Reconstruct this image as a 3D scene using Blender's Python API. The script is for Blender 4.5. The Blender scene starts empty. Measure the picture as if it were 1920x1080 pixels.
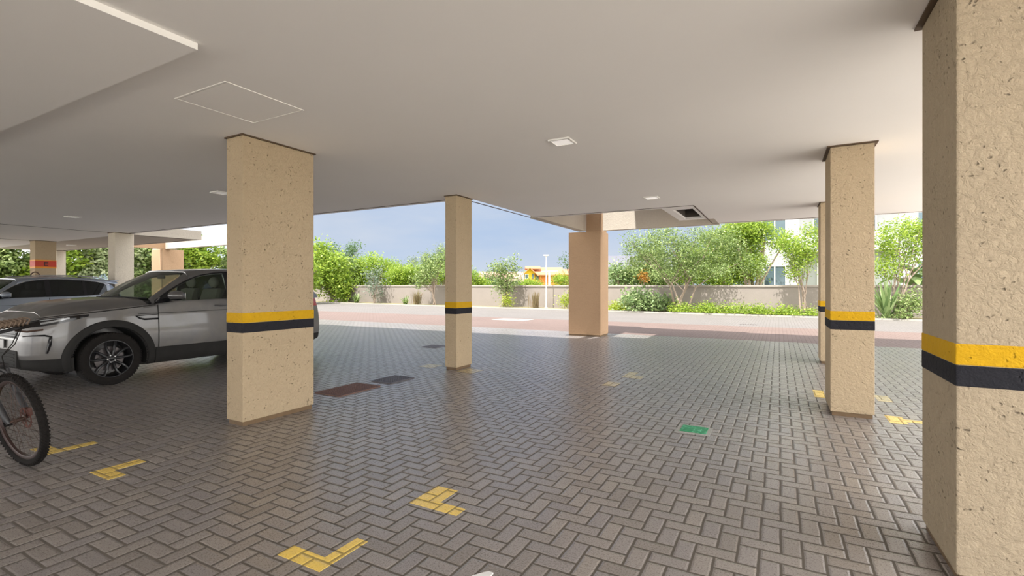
import bpy, bmesh, math, random
import numpy as np
from mathutils import Vector, Matrix

sc = bpy.context.scene
COL = sc.collection
PI = math.pi
random.seed(7)

# ------------------------------------------------------------------ camera
F_PX = 911.0
YAW = math.atan(500 / 911.0)
EYE = 1.40
CEIL = 2.91
cam = bpy.data.objects.new('camera', bpy.data.cameras.new('camera'))
COL.objects.link(cam)
cam.location = (0, 0, EYE)
cam.rotation_euler = (PI / 2, 0, YAW)
cam.data.sensor_width = 36
cam.data.lens = F_PX / 1920 * 36
cam.data.shift_y = -4 / 1920
cam.data.clip_end = 600
sc.camera = cam

# ------------------------------------------------------------------ sky, sun, exposure
sc.view_settings.view_transform = 'Standard'
sc.view_settings.look = 'None'
sc.view_settings.gamma = 1
sc.view_settings.use_curve_mapping = False
sc.view_settings.exposure = 0.50

SUN_DIR = Vector((0.07, 0.53, -1.0)).normalized()
sun = bpy.data.objects.new('sun', bpy.data.lights.new('sun', 'SUN'))
COL.objects.link(sun)
sun.rotation_euler = SUN_DIR.to_track_quat('-Z', 'Y').to_euler()
sun.data.energy = 6.2
sun.data.angle = 0.012
sun.data.color = (1.0, 0.97, 0.93)

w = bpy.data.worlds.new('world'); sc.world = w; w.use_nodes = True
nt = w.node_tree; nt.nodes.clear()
def wn(t, **k):
    n = nt.nodes.new(t)
    for a, b in k.items(): setattr(n, a, b)
    return n
tc = wn('ShaderNodeTexCoord'); sep = wn('ShaderNodeSeparateXYZ'); nt.links.new(tc.outputs['Generated'], sep.inputs[0])
ramp = wn('ShaderNodeValToRGB'); nt.links.new(sep.outputs['Z'], ramp.inputs[0])
ramp.color_ramp.elements[0].position = 0.0; ramp.color_ramp.elements[0].color = (0.60, 0.72, 0.90, 1)
ramp.color_ramp.elements[1].position = 0.6; ramp.color_ramp.elements[1].color = (0.30, 0.44, 0.76, 1)
e = ramp.color_ramp.elements.new(0.16); e.color = (0.48, 0.62, 0.86, 1)
mp = wn('ShaderNodeMapping'); mp.inputs['Scale'].default_value = (1.0, 1.0, 4.5); nt.links.new(tc.outputs['Generated'], mp.inputs[0])
nz = wn('ShaderNodeTexNoise'); nz.inputs['Scale'].default_value = 2.6; nz.inputs['Detail'].default_value = 7; nz.inputs['Roughness'].default_value = 0.55
nt.links.new(mp.outputs[0], nz.inputs['Vector'])
cr = wn('ShaderNodeValToRGB'); nt.links.new(nz.outputs['Fac'], cr.inputs[0])
cr.color_ramp.elements[0].position = 0.38; cr.color_ramp.elements[0].color = (0, 0, 0, 1)
cr.color_ramp.elements[1].position = 0.72; cr.color_ramp.elements[1].color = (0.75, 0.75, 0.75, 1)
mx = wn('ShaderNodeMix', data_type='RGBA'); nt.links.new(cr.outputs[0], mx.inputs['Factor'])
nt.links.new(ramp.outputs[0], mx.inputs['A']); mx.inputs['B'].default_value = (0.74, 0.79, 0.88, 1)
bg = wn('ShaderNodeBackground'); nt.links.new(mx.outputs['Result'], bg.inputs[0]); bg.inputs[1].default_value = 1.1
# added bright lobes in the unseen sky, right and left, lighting the interior
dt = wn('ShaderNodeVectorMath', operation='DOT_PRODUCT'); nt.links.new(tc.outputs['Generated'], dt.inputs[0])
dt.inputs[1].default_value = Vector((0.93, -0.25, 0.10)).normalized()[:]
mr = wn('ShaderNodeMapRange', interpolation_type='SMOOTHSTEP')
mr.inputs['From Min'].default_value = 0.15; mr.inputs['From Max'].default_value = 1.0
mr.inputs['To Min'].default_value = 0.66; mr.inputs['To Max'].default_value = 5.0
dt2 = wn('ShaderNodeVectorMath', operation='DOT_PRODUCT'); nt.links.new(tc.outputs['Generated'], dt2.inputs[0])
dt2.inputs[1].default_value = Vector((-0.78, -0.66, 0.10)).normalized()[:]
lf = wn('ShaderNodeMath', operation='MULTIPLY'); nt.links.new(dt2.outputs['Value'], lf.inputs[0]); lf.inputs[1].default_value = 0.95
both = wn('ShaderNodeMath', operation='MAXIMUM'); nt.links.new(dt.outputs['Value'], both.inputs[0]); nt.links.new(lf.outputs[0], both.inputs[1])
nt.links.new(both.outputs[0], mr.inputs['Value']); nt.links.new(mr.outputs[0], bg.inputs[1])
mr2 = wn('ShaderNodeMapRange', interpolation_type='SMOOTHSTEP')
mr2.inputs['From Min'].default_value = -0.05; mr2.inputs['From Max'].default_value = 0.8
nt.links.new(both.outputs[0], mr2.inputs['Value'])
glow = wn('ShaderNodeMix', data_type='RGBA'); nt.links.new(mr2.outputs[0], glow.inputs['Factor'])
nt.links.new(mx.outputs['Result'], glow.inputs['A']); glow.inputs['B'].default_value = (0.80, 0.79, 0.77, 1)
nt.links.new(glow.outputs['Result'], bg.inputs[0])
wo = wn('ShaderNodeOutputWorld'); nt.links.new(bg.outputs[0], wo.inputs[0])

# ------------------------------------------------------------------ pixel helpers (places found from the photograph)
def ray(u):
    r = (u - 960) / F_PX
    return (-math.sin(YAW) + r * math.cos(YAW), math.cos(YAW) + r * math.sin(YAW))
def ground_at(u, v, z=0.0):
    d = F_PX * (z - EYE) / (536 - v); x, y = ray(u)
    return (d * x, d * y)
def street(u, off):           # point seen in column u on the street line offset off (25.0 = kerb)
    x, y = ray(u); t = off / (y + 0.08 * x)
    return (t * x, t * y)
def at_depth(u, d):
    x, y = ray(u); return (x * d, y * d)
def height_at(v, d): return EYE + (536 - v) * d / F_PX

# ------------------------------------------------------------------ object helpers
def tag(o, label=None, cat=None, group=None, kind=None):
    if label: o['label'] = label
    if cat: o['category'] = cat
    if group: o['group'] = group
    if kind: o['kind'] = kind
    return o
def empty(name, label, cat, loc=(0, 0, 0), rot=(0, 0, 0), group=None):
    o = bpy.data.objects.new(name, None); COL.objects.link(o)
    o.location = loc; o.rotation_euler = rot; o.empty_display_size = 0.1
    return tag(o, label, cat, group)
def link(name, me, mats=None, parent=None, smooth=False):
    o = bpy.data.objects.new(name, me); COL.objects.link(o)
    if mats is not None:
        for m in (mats if isinstance(mats, (list, tuple)) else [mats]): me.materials.append(m)
    if parent: o.parent = parent
    if smooth:
        me.polygons.foreach_set('use_smooth', [True] * len(me.polygons))
        if smooth != 'all':
            try: me.set_sharp_from_angle(angle=math.radians(38))
            except Exception: pass
    return o
def build(name, bm, mats=None, parent=None, smooth=False, loc=None):
    me = bpy.data.meshes.new(name)
    bmesh.ops.recalc_face_normals(bm, faces=bm.faces)
    bm.to_mesh(me); bm.free()
    o = link(name, me, mats, parent, smooth)
    if loc is not None:
        me.transform(Matrix.Translation(-Vector(loc))); o.location = loc
    return o
def BM(): return bmesh.new()
def box(bm, x0, x1, y0, y1, z0, z1, bevel=0.0, mi=0, mat=None):
    r = bmesh.ops.create_cube(bm, size=1)
    vs = r['verts']
    for v in vs:
        v.co = Vector(((x0 + x1) / 2 + v.co.x * (x1 - x0), (y0 + y1) / 2 + v.co.y * (y1 - y0), (z0 + z1) / 2 + v.co.z * (z1 - z0)))
        if mat: v.co = mat @ v.co
    fs = {f for v in vs for f in v.link_faces}
    for f in fs: f.material_index = mi
    if bevel:
        es = {e for v in vs for e in v.link_edges}
        bmesh.ops.bevel(bm, geom=list(es), offset=bevel, segments=2, affect='EDGES', profile=0.6)
    return vs
def tube(bm, pts, rad, seg=10, cap=True, mi=0, closed=False):
    pts = [Vector(p) for p in pts]; n = len(pts)
    rads = rad if isinstance(rad, (list, tuple)) else [rad] * n
    rings = []; up = None
    for i, p in enumerate(pts):
        if closed: t = (pts[(i + 1) % n] - pts[i - 1])
        else: t = pts[min(i + 1, n - 1)] - pts[max(i - 1, 0)]
        t = t.normalized() if t.length > 1e-9 else Vector((0, 0, 1))
        if up is None:
            up = Vector((0, 0, 1)) if abs(t.z) < 0.9 else Vector((1, 0, 0))
        a = t.cross(up)
        if a.length < 1e-6: a = t.cross(Vector((0, 1, 0)))
        a.normalize(); b = a.cross(t).normalized(); up = b
        rings.append([bm.verts.new(p + (a * math.cos(2 * PI * k / seg) + b * math.sin(2 * PI * k / seg)) * rads[i]) for k in range(seg)])
    rng = range(n if closed else n - 1)
    for i in rng:
        r0, r1 = rings[i], rings[(i + 1) % n]
        for k in range(seg):
            f = bm.faces.new((r0[k], r0[(k + 1) % seg], r1[(k + 1) % seg], r1[k])); f.material_index = mi
    if cap and not closed:
        for r in (rings[0], rings[-1]):
            try: bm.faces.new(r).material_index = mi
            except ValueError: pass
def lathe(bm, prof, axis='X', seg=48, center=(0, 0, 0), closed=False, mi=0):
    """prof: list of (along axis, radius)."""
    c = Vector(center); rings = []
    for a, r in prof:
        ring = []
        for k in range(seg):
            t = 2 * PI * k / seg
            if axis == 'X': p = Vector((a, r * math.cos(t), r * math.sin(t)))
            elif axis == 'Y': p = Vector((r * math.cos(t), a, r * math.sin(t)))
            else: p = Vector((r * math.cos(t), r * math.sin(t), a))
            ring.append(bm.verts.new(c + p))
        rings.append(ring)
    m = len(rings)
    for i in range(m if closed else m - 1):
        a, b = rings[i], rings[(i + 1) % m]
        for k in range(seg):
            f = bm.faces.new((a[k], a[(k + 1) % seg], b[(k + 1) % seg], b[k])); f.material_index = mi
    if not closed:
        for r, pr in ((rings[0], prof[0]), (rings[-1], prof[-1])):
            if pr[1] > 1e-4: bm.faces.new(r).material_index = mi
def prism(bm, poly, z0, z1, mi=0, mat=None):
    """poly in xy extruded z0..z1"""
    def T(p): 
        p = Vector(p); return mat @ p if mat else p
    a = [bm.verts.new(T((x, y, z0))) for x, y in poly]; b = [bm.verts.new(T((x, y, z1))) for x, y in poly]
    n = len(poly)
    bm.faces.new(a).material_index = mi; bm.faces.new(b).material_index = mi
    for i in range(n): bm.faces.new((a[i], a[(i + 1) % n], b[(i + 1) % n], b[i])).material_index = mi
def ellipsoid(bm, c, r, seg=20, rings=12, mi=0):
    res = bmesh.ops.create_uvsphere(bm, u_segments=seg, v_segments=rings, radius=1)
    for v in res['verts']:
        v.co = Vector((c[0] + v.co.x * r[0], c[1] + v.co.y * r[1], c[2] + v.co.z * r[2]))
        for f in v.link_faces: f.material_index = mi
    return res['verts']
def interp(tab, x):
    if x <= tab[0][0]: return tab[0][1]
    for (a, fa), (b, fb) in zip(tab, tab[1:]):
        if x <= b:
            t = (x - a) / (b - a); return fa + (fb - fa) * t
    return tab[-1][1]
def sinterp(tab, x):
    """Catmull-Rom through the table"""
    n = len(tab)
    if x <= tab[0][0]: return tab[0][1]
    if x >= tab[-1][0]: return tab[-1][1]
    for i in range(n - 1):
        if x <= tab[i + 1][0]:
            x0, y0 = tab[i]; x1, y1 = tab[i + 1]; h = x1 - x0; t = (x - x0) / h
            m0 = (y1 - tab[i - 1][1]) / (x1 - tab[i - 1][0]) if i > 0 else (y1 - y0) / h
            m1 = (tab[i + 2][1] - y0) / (tab[i + 2][0] - x0) if i < n - 2 else (y1 - y0) / h
            return (2*t**3 - 3*t**2 + 1)*y0 + (t**3 - 2*t**2 + t)*h*m0 + (-2*t**3 + 3*t**2)*y1 + (t**3 - t**2)*h*m1

# ------------------------------------------------------------------ materials
class NB:
    """small node-graph writer"""
    def __init__(s, tree): s.t = tree
    def n(s, typ, **k):
        x = s.t.nodes.new(typ)
        for a, b in k.items(): setattr(x, a, b)
        return x
    def l(s, a, b): s.t.links.new(a, b)
    def math(s, op, a, b=None, c=None, clamp=False):
        x = s.n('ShaderNodeMath', operation=op, use_clamp=clamp)
        for i, v in enumerate((a, b, c)):
            if v is None: continue
            if isinstance(v, (int, float)): x.inputs[i].default_value = v
            else: s.l(v, x.inputs[i])
        return x.outputs[0]
    def mix(s, f, a, b, mode='MIX'):
        x = s.n('ShaderNodeMix', data_type='RGBA', blend_type=mode)
        for nm, v in (('Factor', f), ('A', a), ('B', b)):
            i = [q for q in x.inputs if q.name == nm and (q.type == ('VALUE' if nm == 'Factor' else 'RGBA'))][0]
            if isinstance(v, (int, float)): i.default_value = v
            elif isinstance(v, tuple): i.default_value = v if len(v) == 4 else (*v, 1)
            else: s.l(v, i)
        return [q for q in x.outputs if q.type == 'RGBA'][0]
    def noise(s, vec, scale, detail=4, rough=0.55, dist=0):
        x = s.n('ShaderNodeTexNoise'); x.inputs['Scale'].default_value = scale; x.inputs['Detail'].default_value = detail
        x.inputs['Roughness'].default_value = rough; x.inputs['Distortion'].default_value = dist
        if vec is not None: s.l(vec, x.inputs['Vector'])
        return x.outputs['Fac']
    def ramp(s, f, stops):
        x = s.n('ShaderNodeValToRGB'); s.l(f, x.inputs[0]); el = x.color_ramp.elements
        while len(el) < len(stops): el.new(0.5)
        for e_, (p, c) in zip(el, stops):
            e_.position = p; e_.color = (*c, 1) if len(c) == 3 else c
        return x.outputs[0]
    def maprange(s, v, a, b, c=0, d=1, smooth=False):
        x = s.n('ShaderNodeMapRange'); 
        if smooth: x.interpolation_type = 'SMOOTHSTEP'
        s.l(v, x.inputs['Value'])
        for nm, q in zip(('From Min', 'From Max', 'To Min', 'To Max'), (a, b, c, d)): x.inputs[nm].default_value = q
        return x.outputs[0]
    def bump(s, h, strength, dist, normal=None):
        x = s.n('ShaderNodeBump'); s.l(h, x.inputs['Height']); x.inputs['Strength'].default_value = strength; x.inputs['Distance'].default_value = dist
        if normal is not None: s.l(normal, x.inputs['Normal'])
        return x.outputs[0]
def new_mat(name, color=(0.5, 0.5, 0.5), rough=0.6, metal=0.0, spec=0.5, coat=0.0, emit=None, estr=1.0):
    m = bpy.data.materials.new(name); m.use_nodes = True
    b = m.node_tree.nodes['Principled BSDF']
    b.inputs['Base Color'].default_value = (*color, 1); b.inputs['Roughness'].default_value = rough
    b.inputs['Metallic'].default_value = metal; b.inputs['Specular IOR Level'].default_value = spec
    if coat: b.inputs['Coat Weight'].default_value = coat; b.inputs['Coat Roughness'].default_value = 0.06
    if emit: b.inputs['Emission Color'].default_value = (*emit, 1); b.inputs['Emission Strength'].default_value = estr
    return m, NB(m.node_tree), b
def simple(name, color, rough=0.6, metal=0.0, spec=0.5, coat=0.0, var=0.12, scale=8.0, bump=0.0, bscale=60.0):
    m, g, b = new_mat(name, color, rough, metal, spec, coat)
    pos = g.n('ShaderNodeTexCoord').outputs['Object']
    f = g.noise(pos, scale, 4)
    c = g.mix(f, tuple(max(0, x * (1 - var)) for x in color), tuple(min(1, x * (1 + var)) for x in color))
    g.l(c, b.inputs['Base Color'])
    if bump:
        g.l(g.bump(g.noise(pos, bscale, 3), bump, 0.01), b.inputs['Normal'])
    return m

def stucco(name, color, bump=0.9, var=0.10, dirt=0.0):
    m, g, b = new_mat(name, color, 0.88, spec=0.25)
    pos = g.n('ShaderNodeNewGeometry').outputs['Position']
    big = g.noise(pos, 1.6, 3); fine = g.noise(pos, 75, 4, 0.6)
    rough_ = g.noise(pos, 26, 5, 0.65, 0.6)
    vor = g.n('ShaderNodeTexVoronoi'); vor.inputs['Scale'].default_value = 34; vor.inputs['Randomness'].default_value = 1
    nv = g.n('ShaderNodeVectorMath', operation='ADD'); g.l(pos, nv.inputs[0])
    nn = g.n('ShaderNodeTexNoise'); nn.inputs['Scale'].default_value = 18; g.l(pos, nn.inputs['Vector'])
    sc_ = g.n('ShaderNodeVectorMath', operation='SCALE'); g.l(nn.outputs['Color'], sc_.inputs[0]); sc_.inputs['Scale'].default_value = 0.06
    g.l(sc_.outputs[0], nv.inputs[1]); g.l(nv.outputs[0], vor.inputs['Vector'])
    gate = g.maprange(g.noise(pos, 9, 2), 0.50, 0.62)
    pit = g.math('MULTIPLY', g.maprange(vor.outputs['Distance'], 0.0, 0.30, 1, 0, True), gate)
    c = g.mix(big, tuple(x * (1 - var) for x in color), tuple(min(1, x * (1 + var * 0.6)) for x in color))
    c = g.mix(g.maprange(rough_, 0.35, 0.7, 0.0, 0.35), c, tuple(x * 0.78 for x in color))
    c = g.mix(g.math('MULTIPLY', pit, 0.55), c, tuple(x * 0.42 for x in color))
    if dirt:
        sp = g.n('ShaderNodeMapping'); sp.inputs['Scale'].default_value = (1, 1, 0.12); g.l(pos, sp.inputs[0])
        st = g.maprange(g.noise(sp.outputs[0], 14, 4), 0.5, 0.75)
        c = g.mix(g.math('MULTIPLY', st, dirt), c, (color[0] * 0.5, color[1] * 0.5, color[2] * 0.5))
    g.l(c, b.inputs['Base Color'])
    h = g.math('ADD', g.math('MULTIPLY', rough_, 0.9), g.math('MULTIPLY', fine, 0.35))
    h = g.math('SUBTRACT', h, g.math('MULTIPLY', pit, 0.9))
    g.l(g.bump(h, bump, 0.022), b.inputs['Normal'])
    return m

def paver(name, cols, joint=(0.085, 0.070, 0.055), rough=0.30, spec=0.7, paint=None, ox=-1.39, oy=2.10, fade=0.35, dirt=True):
    """10 x 20 cm pavers in 90 degree herringbone, laid on the building's own axes"""
    m, g, b = new_mat(name, cols[0], rough, spec=spec)
    if rough < 0.5: b.inputs['Coat Weight'].default_value = 0.15; b.inputs['Coat Roughness'].default_value = 0.30
    pos = g.n('ShaderNodeNewGeometry').outputs['Position']
    wob = g.n('ShaderNodeTexNoise'); wob.inputs['Scale'].default_value = 5.0; g.l(pos, wob.inputs['Vector'])
    wv = g.n('ShaderNodeVectorMath', operation='SCALE'); g.l(wob.outputs['Color'], wv.inputs[0]); wv.inputs['Scale'].default_value = 0.012
    wp = g.n('ShaderNodeVectorMath', operation='ADD'); g.l(pos, wp.inputs[0]); g.l(wv.outputs[0], wp.inputs[1])
    s = g.n('ShaderNodeSeparateXYZ'); g.l(wp.outputs[0], s.inputs[0])
    px = g.math('MULTIPLY', g.math('SUBTRACT', s.outputs['X'], ox + 0.006), 10.0)
    py = g.math('MULTIPLY', g.math('SUBTRACT', s.outputs['Y'], oy + 0.006), 10.0)
    ix = g.math('FLOOR', px); iy = g.math('FLOOR', py)
    fx = g.math('SUBTRACT', px, ix); fy = g.math('SUBTRACT', py, iy)
    k = g.math('FLOORED_MODULO', g.math('ADD', ix, iy), 4.0)
    def eq(v): return g.math('COMPARE', k, float(v), 0.1)
    k0, k1, k2, k3 = eq(0), eq(1), eq(2), eq(3)
    gx = g.math('SUBTRACT', 1.0, fx); gy = g.math('SUBTRACT', 1.0, fy)
    # distance to each side; the side shared with the other half of the same paver is ignored
    dl = g.math('ADD', fx, k1); dr = g.math('ADD', gx, k0)
    db = g.math('ADD', fy, k3); dtp = g.math('ADD', gy, k2)
    d = g.math('MINIMUM', g.math('MINIMUM', dl, dr), g.math('MINIMUM', db, dtp))
    idx = g.math('SUBTRACT', ix, k1); idy = g.math('SUBTRACT', iy, k3)
    cv = g.n('ShaderNodeCombineXYZ'); g.l(idx, cv.inputs[0]); g.l(idy, cv.inputs[1])
    wnz = g.n('ShaderNodeTexWhiteNoise', noise_dimensions='3D'); g.l(cv.outputs[0], wnz.inputs['Vector'])
    rnd = wnz.outputs['Value']
    edge = g.noise(pos, 60, 3)
    dd = g.math('SUBTRACT', d, g.math('MULTIPLY', edge, 0.035))
    face = g.maprange(dd, 0.022, 0.075, 0, 1, True)      # 0 joint .. 1 paver face
    dome = g.maprange(dd, 0.02, 0.16, 0, 1, True)
    base = g.ramp(rnd, [(i / (len(cols) - 1), c) for i, c in enumerate(cols)])
    sp = g.noise(pos, 150, 4, 0.75); sp2 = g.noise(pos, 90, 3, 0.7)
    base = g.mix(g.maprange(sp, 0.50, 0.60, 0, 0.8), base, tuple(c * 0.42 for c in cols[0]))
    base = g.mix(g.maprange(sp2, 0.56, 0.72, 0, 0.6), base, tuple(min(1, c * 1.55) for c in cols[-1]))
    big = g.noise(pos, 0.55, 4)
    base = g.mix(g.maprange(big, 0.35, 0.7, 0.0, 0.35), base, tuple(c * 0.66 for c in cols[0]))
    if paint:
        pf = g.maprange(g.noise(pos, 30, 5, 0.7), 0.36, 0.55, fade, 1.0)
        base = g.mix(g.math('MULTIPLY', pf, 1.0), base, paint)
        joint = tuple(j * 0.35 + p * 0.35 for j, p in zip(joint, paint))
    c = g.mix(face, joint, base)
    g.l(c, b.inputs['Base Color'])
    g.l(g.maprange(face, 0, 1, 0.95, rough), b.inputs['Roughness'])
    rr = g.math('ADD', g.maprange(face, 0, 1, 0.95, rough), g.math('MULTIPLY', g.math('SUBTRACT', sp2, 0.5), 0.35))
    g.l(rr, b.inputs['Roughness'])
    h = g.math('ADD', g.math('MULTIPLY', dome, 1.0), g.math('MULTIPLY', sp2, 0.22))
    h = g.math('ADD', h, g.math('MULTIPLY', rnd, 0.25))
    g.l(g.bump(h, 0.6, 0.005), b.inputs['Normal'])
    return m

def leaf_mat(name, cols, trans=0.45, rough=0.5):
    m = bpy.data.materials.new(name); m.use_nodes = True; g = NB(m.node_tree); m.node_tree.nodes.clear()
    ri = g.n('ShaderNodeNewGeometry').outputs['Random Per Island']
    c = g.ramp(ri, [(i / (len(cols) - 1), tuple(q * 0.78 for q in x)) for i, x in enumerate(cols)])
    d = g.n('ShaderNodeBsdfPrincipled'); g.l(c, d.inputs['Base Color']); d.inputs['Roughness'].default_value = rough
    t = g.n('ShaderNodeBsdfTranslucent'); g.l(c, t.inputs['Color'])
    mx_ = g.n('ShaderNodeMixShader'); mx_.inputs[0].default_value = trans; g.l(d.outputs[0], mx_.inputs[1]); g.l(t.outputs[0], mx_.inputs[2])
    o = g.n('ShaderNodeOutputMaterial'); g.l(mx_.outputs[0], o.inputs[0])
    return m
def glass_mat(name, tint, rough=0.02, transp=0.55, ior=1.45):
    m = bpy.data.materials.new(name); m.use_nodes = True; g = NB(m.node_tree); m.node_tree.nodes.clear()
    t = g.n('ShaderNodeBsdfTransparent'); t.inputs[0].default_value = (*tint, 1)
    gl = g.n('ShaderNodeBsdfGlossy'); gl.inputs['Roughness'].default_value = rough
    dk = g.n('ShaderNodeBsdfDiffuse'); dk.inputs[0].default_value = (0.16, 0.16, 0.14, 1)
    a = g.n('ShaderNodeMixShader'); a.inputs[0].default_value = 1 - transp; g.l(t.outputs[0], a.inputs[1]); g.l(dk.outputs[0], a.inputs[2])
    ge = g.n('ShaderNodeNewGeometry'); dv = g.n('ShaderNodeVectorMath', operation='DOT_PRODUCT')
    g.l(ge.outputs['Normal'], dv.inputs[0]); g.l(ge.outputs['Incoming'], dv.inputs[1])
    f0 = ((ior - 1) / (ior + 1)) ** 2
    sch = g.math('POWER', g.math('SUBTRACT', 1.0, g.math('ABSOLUTE', dv.outputs['Value'])), 5.0)
    frv = g.math('ADD', g.math('MULTIPLY', sch, 1 - f0), f0)
    o2 = g.n('ShaderNodeMixShader'); g.l(frv, o2.inputs[0]); g.l(a.outputs[0], o2.inputs[1]); g.l(gl.outputs[0], o2.inputs[2])
    o = g.n('ShaderNodeOutputMaterial'); g.l(o2.outputs[0], o.inputs[0])
    return m

M = {}
M['stucco'] = stucco('beige_stucco', (0.55, 0.43, 0.285), 1.0)
M['stucco_near'] = stucco('beige_stucco_rough', (0.48, 0.39, 0.275), 1.0, dirt=0.10)
M['stucco_lit'] = stucco('beige_stucco_lit', (0.72, 0.64, 0.52), 0.7)  # paler copy of the beige stucco, bright light on far pillars put into colour
M['stucco_orange'] = stucco('terracotta_stucco', (0.50, 0.33, 0.20), 0.7)
M['yellow_band'] = stucco('yellow_band_paint', (0.66, 0.38, 0.012), 0.7)
M['black_band'] = stucco('black_band_paint', (0.022, 0.022, 0.028), 0.7)
M['red_band'] = simple('red_band_paint', (0.62, 0.06, 0.03), 0.6)
M['orange_band'] = simple('orange_band_paint', (0.85, 0.33, 0.03), 0.6)
M['ink'] = simple('dark_lettering', (0.05, 0.02, 0.02), 0.6)
M['plinth'] = simple('brown_tile', (0.16, 0.10, 0.05), 0.5, var=0.25, scale=14)
M['cap'] = simple('brown_drip_trim', (0.10, 0.062, 0.032), 0.7)
M['ceil'] = simple('painted_plaster', (0.91, 0.88, 0.84), 0.8, var=0.03, scale=0.7, spec=0.2, bump=0.05, bscale=8)
M['fascia'] = stucco('cream_stucco', (0.56, 0.50, 0.42), 0.6)
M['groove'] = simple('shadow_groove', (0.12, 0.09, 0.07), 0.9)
M['white_trim'] = simple('white_enamel', (0.82, 0.80, 0.76), 0.45)
GREY = [(0.255, 0.225, 0.205), (0.325, 0.29, 0.27), (0.30, 0.275, 0.275), (0.36, 0.32, 0.29), (0.28, 0.255, 0.255)]
M['paver'] = paver('grey_pavers', GREY)
M['paver_red'] = paver('red_pavers', [(0.185, 0.126, 0.103), (0.218, 0.152, 0.127), (0.203, 0.14, 0.115)], joint=(0.14, 0.09, 0.07), rough=0.7)
M['paver_road'] = paver('pale_pavers', [(0.18, 0.162, 0.147), (0.212, 0.19, 0.172), (0.195, 0.176, 0.16)], joint=(0.12, 0.10, 0.085), rough=0.75)
M['paver_paint'] = paver('yellow_painted_pavers', GREY, paint=(0.88, 0.62, 0.13), fade=0.85)
M['paver_faded'] = paver('faded_yellow_pavers', GREY, paint=(0.62, 0.50, 0.24), fade=0.15)

# ------------------------------------------------------------------ ground and road
def slab(name, x0, x1, y0, y1, z0, z1, m, kind='structure'):
    b = BM(); box(b, x0, x1, y0, y1, z0, z1)
    o = build(name, b, m); o['kind'] = kind; return o
slab('floor', -34, 3.4, -10.0, 13.9, -0.3, 0.0, M['paver'])
pale = simple('pale_bounce_paving', (0.80, 0.75, 0.68), 0.8)  # unseen ground right, behind and left, made pale to bounce light inside
slab('floor', 3.4, 40, -30, 13.9, -0.3, 0.0, pale)
slab('floor', -60, 3.4, -30, -10.0, -0.3, 0.0, pale)
slab('floor', -60, 40, 13.9, 18.6, -0.3, 0.0, M['paver_red'])
b = BM()
prism(b, [(-60, 18.6), (40, 18.6), (40, 25.0 - 3.2), (-60, 25.0 + 4.8)], -0.3, 0.0)
o = build('floor', b, M['paver_road']); o['kind'] = 'structure'
grass_mat = simple('rough_grass', (0.20, 0.24, 0.07), 0.95, var=0.5, scale=1.2, bump=0.6, bscale=12)
slab('floor', -300, 300, -60, 400, -0.6, -0.31, grass_mat)
def strip(name, off0, off1, z0, z1, m, xa=-60, xb=40):
    b = BM()
    prism(b, [(xa, off0 - 0.08 * xa), (xb, off0 - 0.08 * xb), (xb, off1 - 0.08 * xb), (xa, off1 - 0.08 * xa)], z0, z1)
    o = build(name, b, m); return o
soil = simple('planting_soil', (0.23, 0.20, 0.10), 0.95, var=0.4, scale=3, bump=0.8, bscale=20)
o = strip('trim_kerb', 25.0, 25.14, -0.3, 0.07, simple('kerb_concrete', (0.34, 0.32, 0.28), 0.85, var=0.2)); o['kind'] = 'structure'
o = strip('floor', 25.14, 26.75, -0.3, 0.05, soil); o['kind'] = 'structure'
wall_m = stucco('boundary_wall_render', (0.27, 0.235, 0.205), 0.3, var=0.12)
o = strip('wall_boundary', 26.75, 26.95, -0.3, 1.36, wall_m, xa=-42, xb=30); o['kind'] = 'structure'
o = strip('trim_wall_cap', 26.69, 27.01, 1.36, 1.44, simple('wall_capping', (0.34, 0.30, 0.26), 0.8)); o['kind'] = 'structure'
slab('floor', -60, -34, -10.0, 13.9, -0.3, 0.0, pale)

# ------------------------------------------------------------------ ceiling and the building above
def ceil(x0, x1, y0, y1, z0=CEIL, z1=3.15, m=None):
    return slab('ceiling', x0, x1, y0, y1, z0, z1, m or M['ceil'])
ceil(-27.6, -4.68, -9.0, 7.06)
ceil(-4.68, 3.1, -9.0, 9.75)
ceil(-1.27, 3.1, 9.75, 12.8)
ceil(-27.6, -16.65, 7.06, 9.1, CEIL, 3.2, M['fascia'])
ceil(-27.6, -3.17, -9.0, 1.71, 2.868, 2.909)           # slightly lower soffit at the left
# flat dark strips along slab edges, groove shadow put into their colour
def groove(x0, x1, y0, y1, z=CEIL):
    b = BM(); box(b, x0, x1, y0, y1, z - 0.006, z + 0.004); o = build('trim_groove_shadow', b, M['groove']); o['kind'] = 'structure'
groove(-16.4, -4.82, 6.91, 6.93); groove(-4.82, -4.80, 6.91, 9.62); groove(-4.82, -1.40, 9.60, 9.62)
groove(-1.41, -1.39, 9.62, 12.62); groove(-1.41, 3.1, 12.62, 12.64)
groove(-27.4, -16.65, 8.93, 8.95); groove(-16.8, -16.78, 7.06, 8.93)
groove(-16.62, -16.60, 1.75, 6.6); groove(-21.8, -21.78, 1.75, 6.5)  # dark lines in place of the shading at slight ceiling steps
# light well: beams around it
slab('wall_lightwell_left', -4.88, -4.68, 9.75, 12.8, CEIL, 3.55, M['fascia'])
slab('wall_lightwell_back', -4.2, -1.27, 12.8, 13.0, CEIL, 4.4, M['fascia'])
slab('wall_lightwell_front', -4.68, -1.27, 9.60, 9.75, 3.15, 6.2, M['ceil'])
slab('wall_lightwell_right', -1.27, -1.12, 9.75, 12.8, 3.15, 6.2, M['stucco_orange'])
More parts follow.
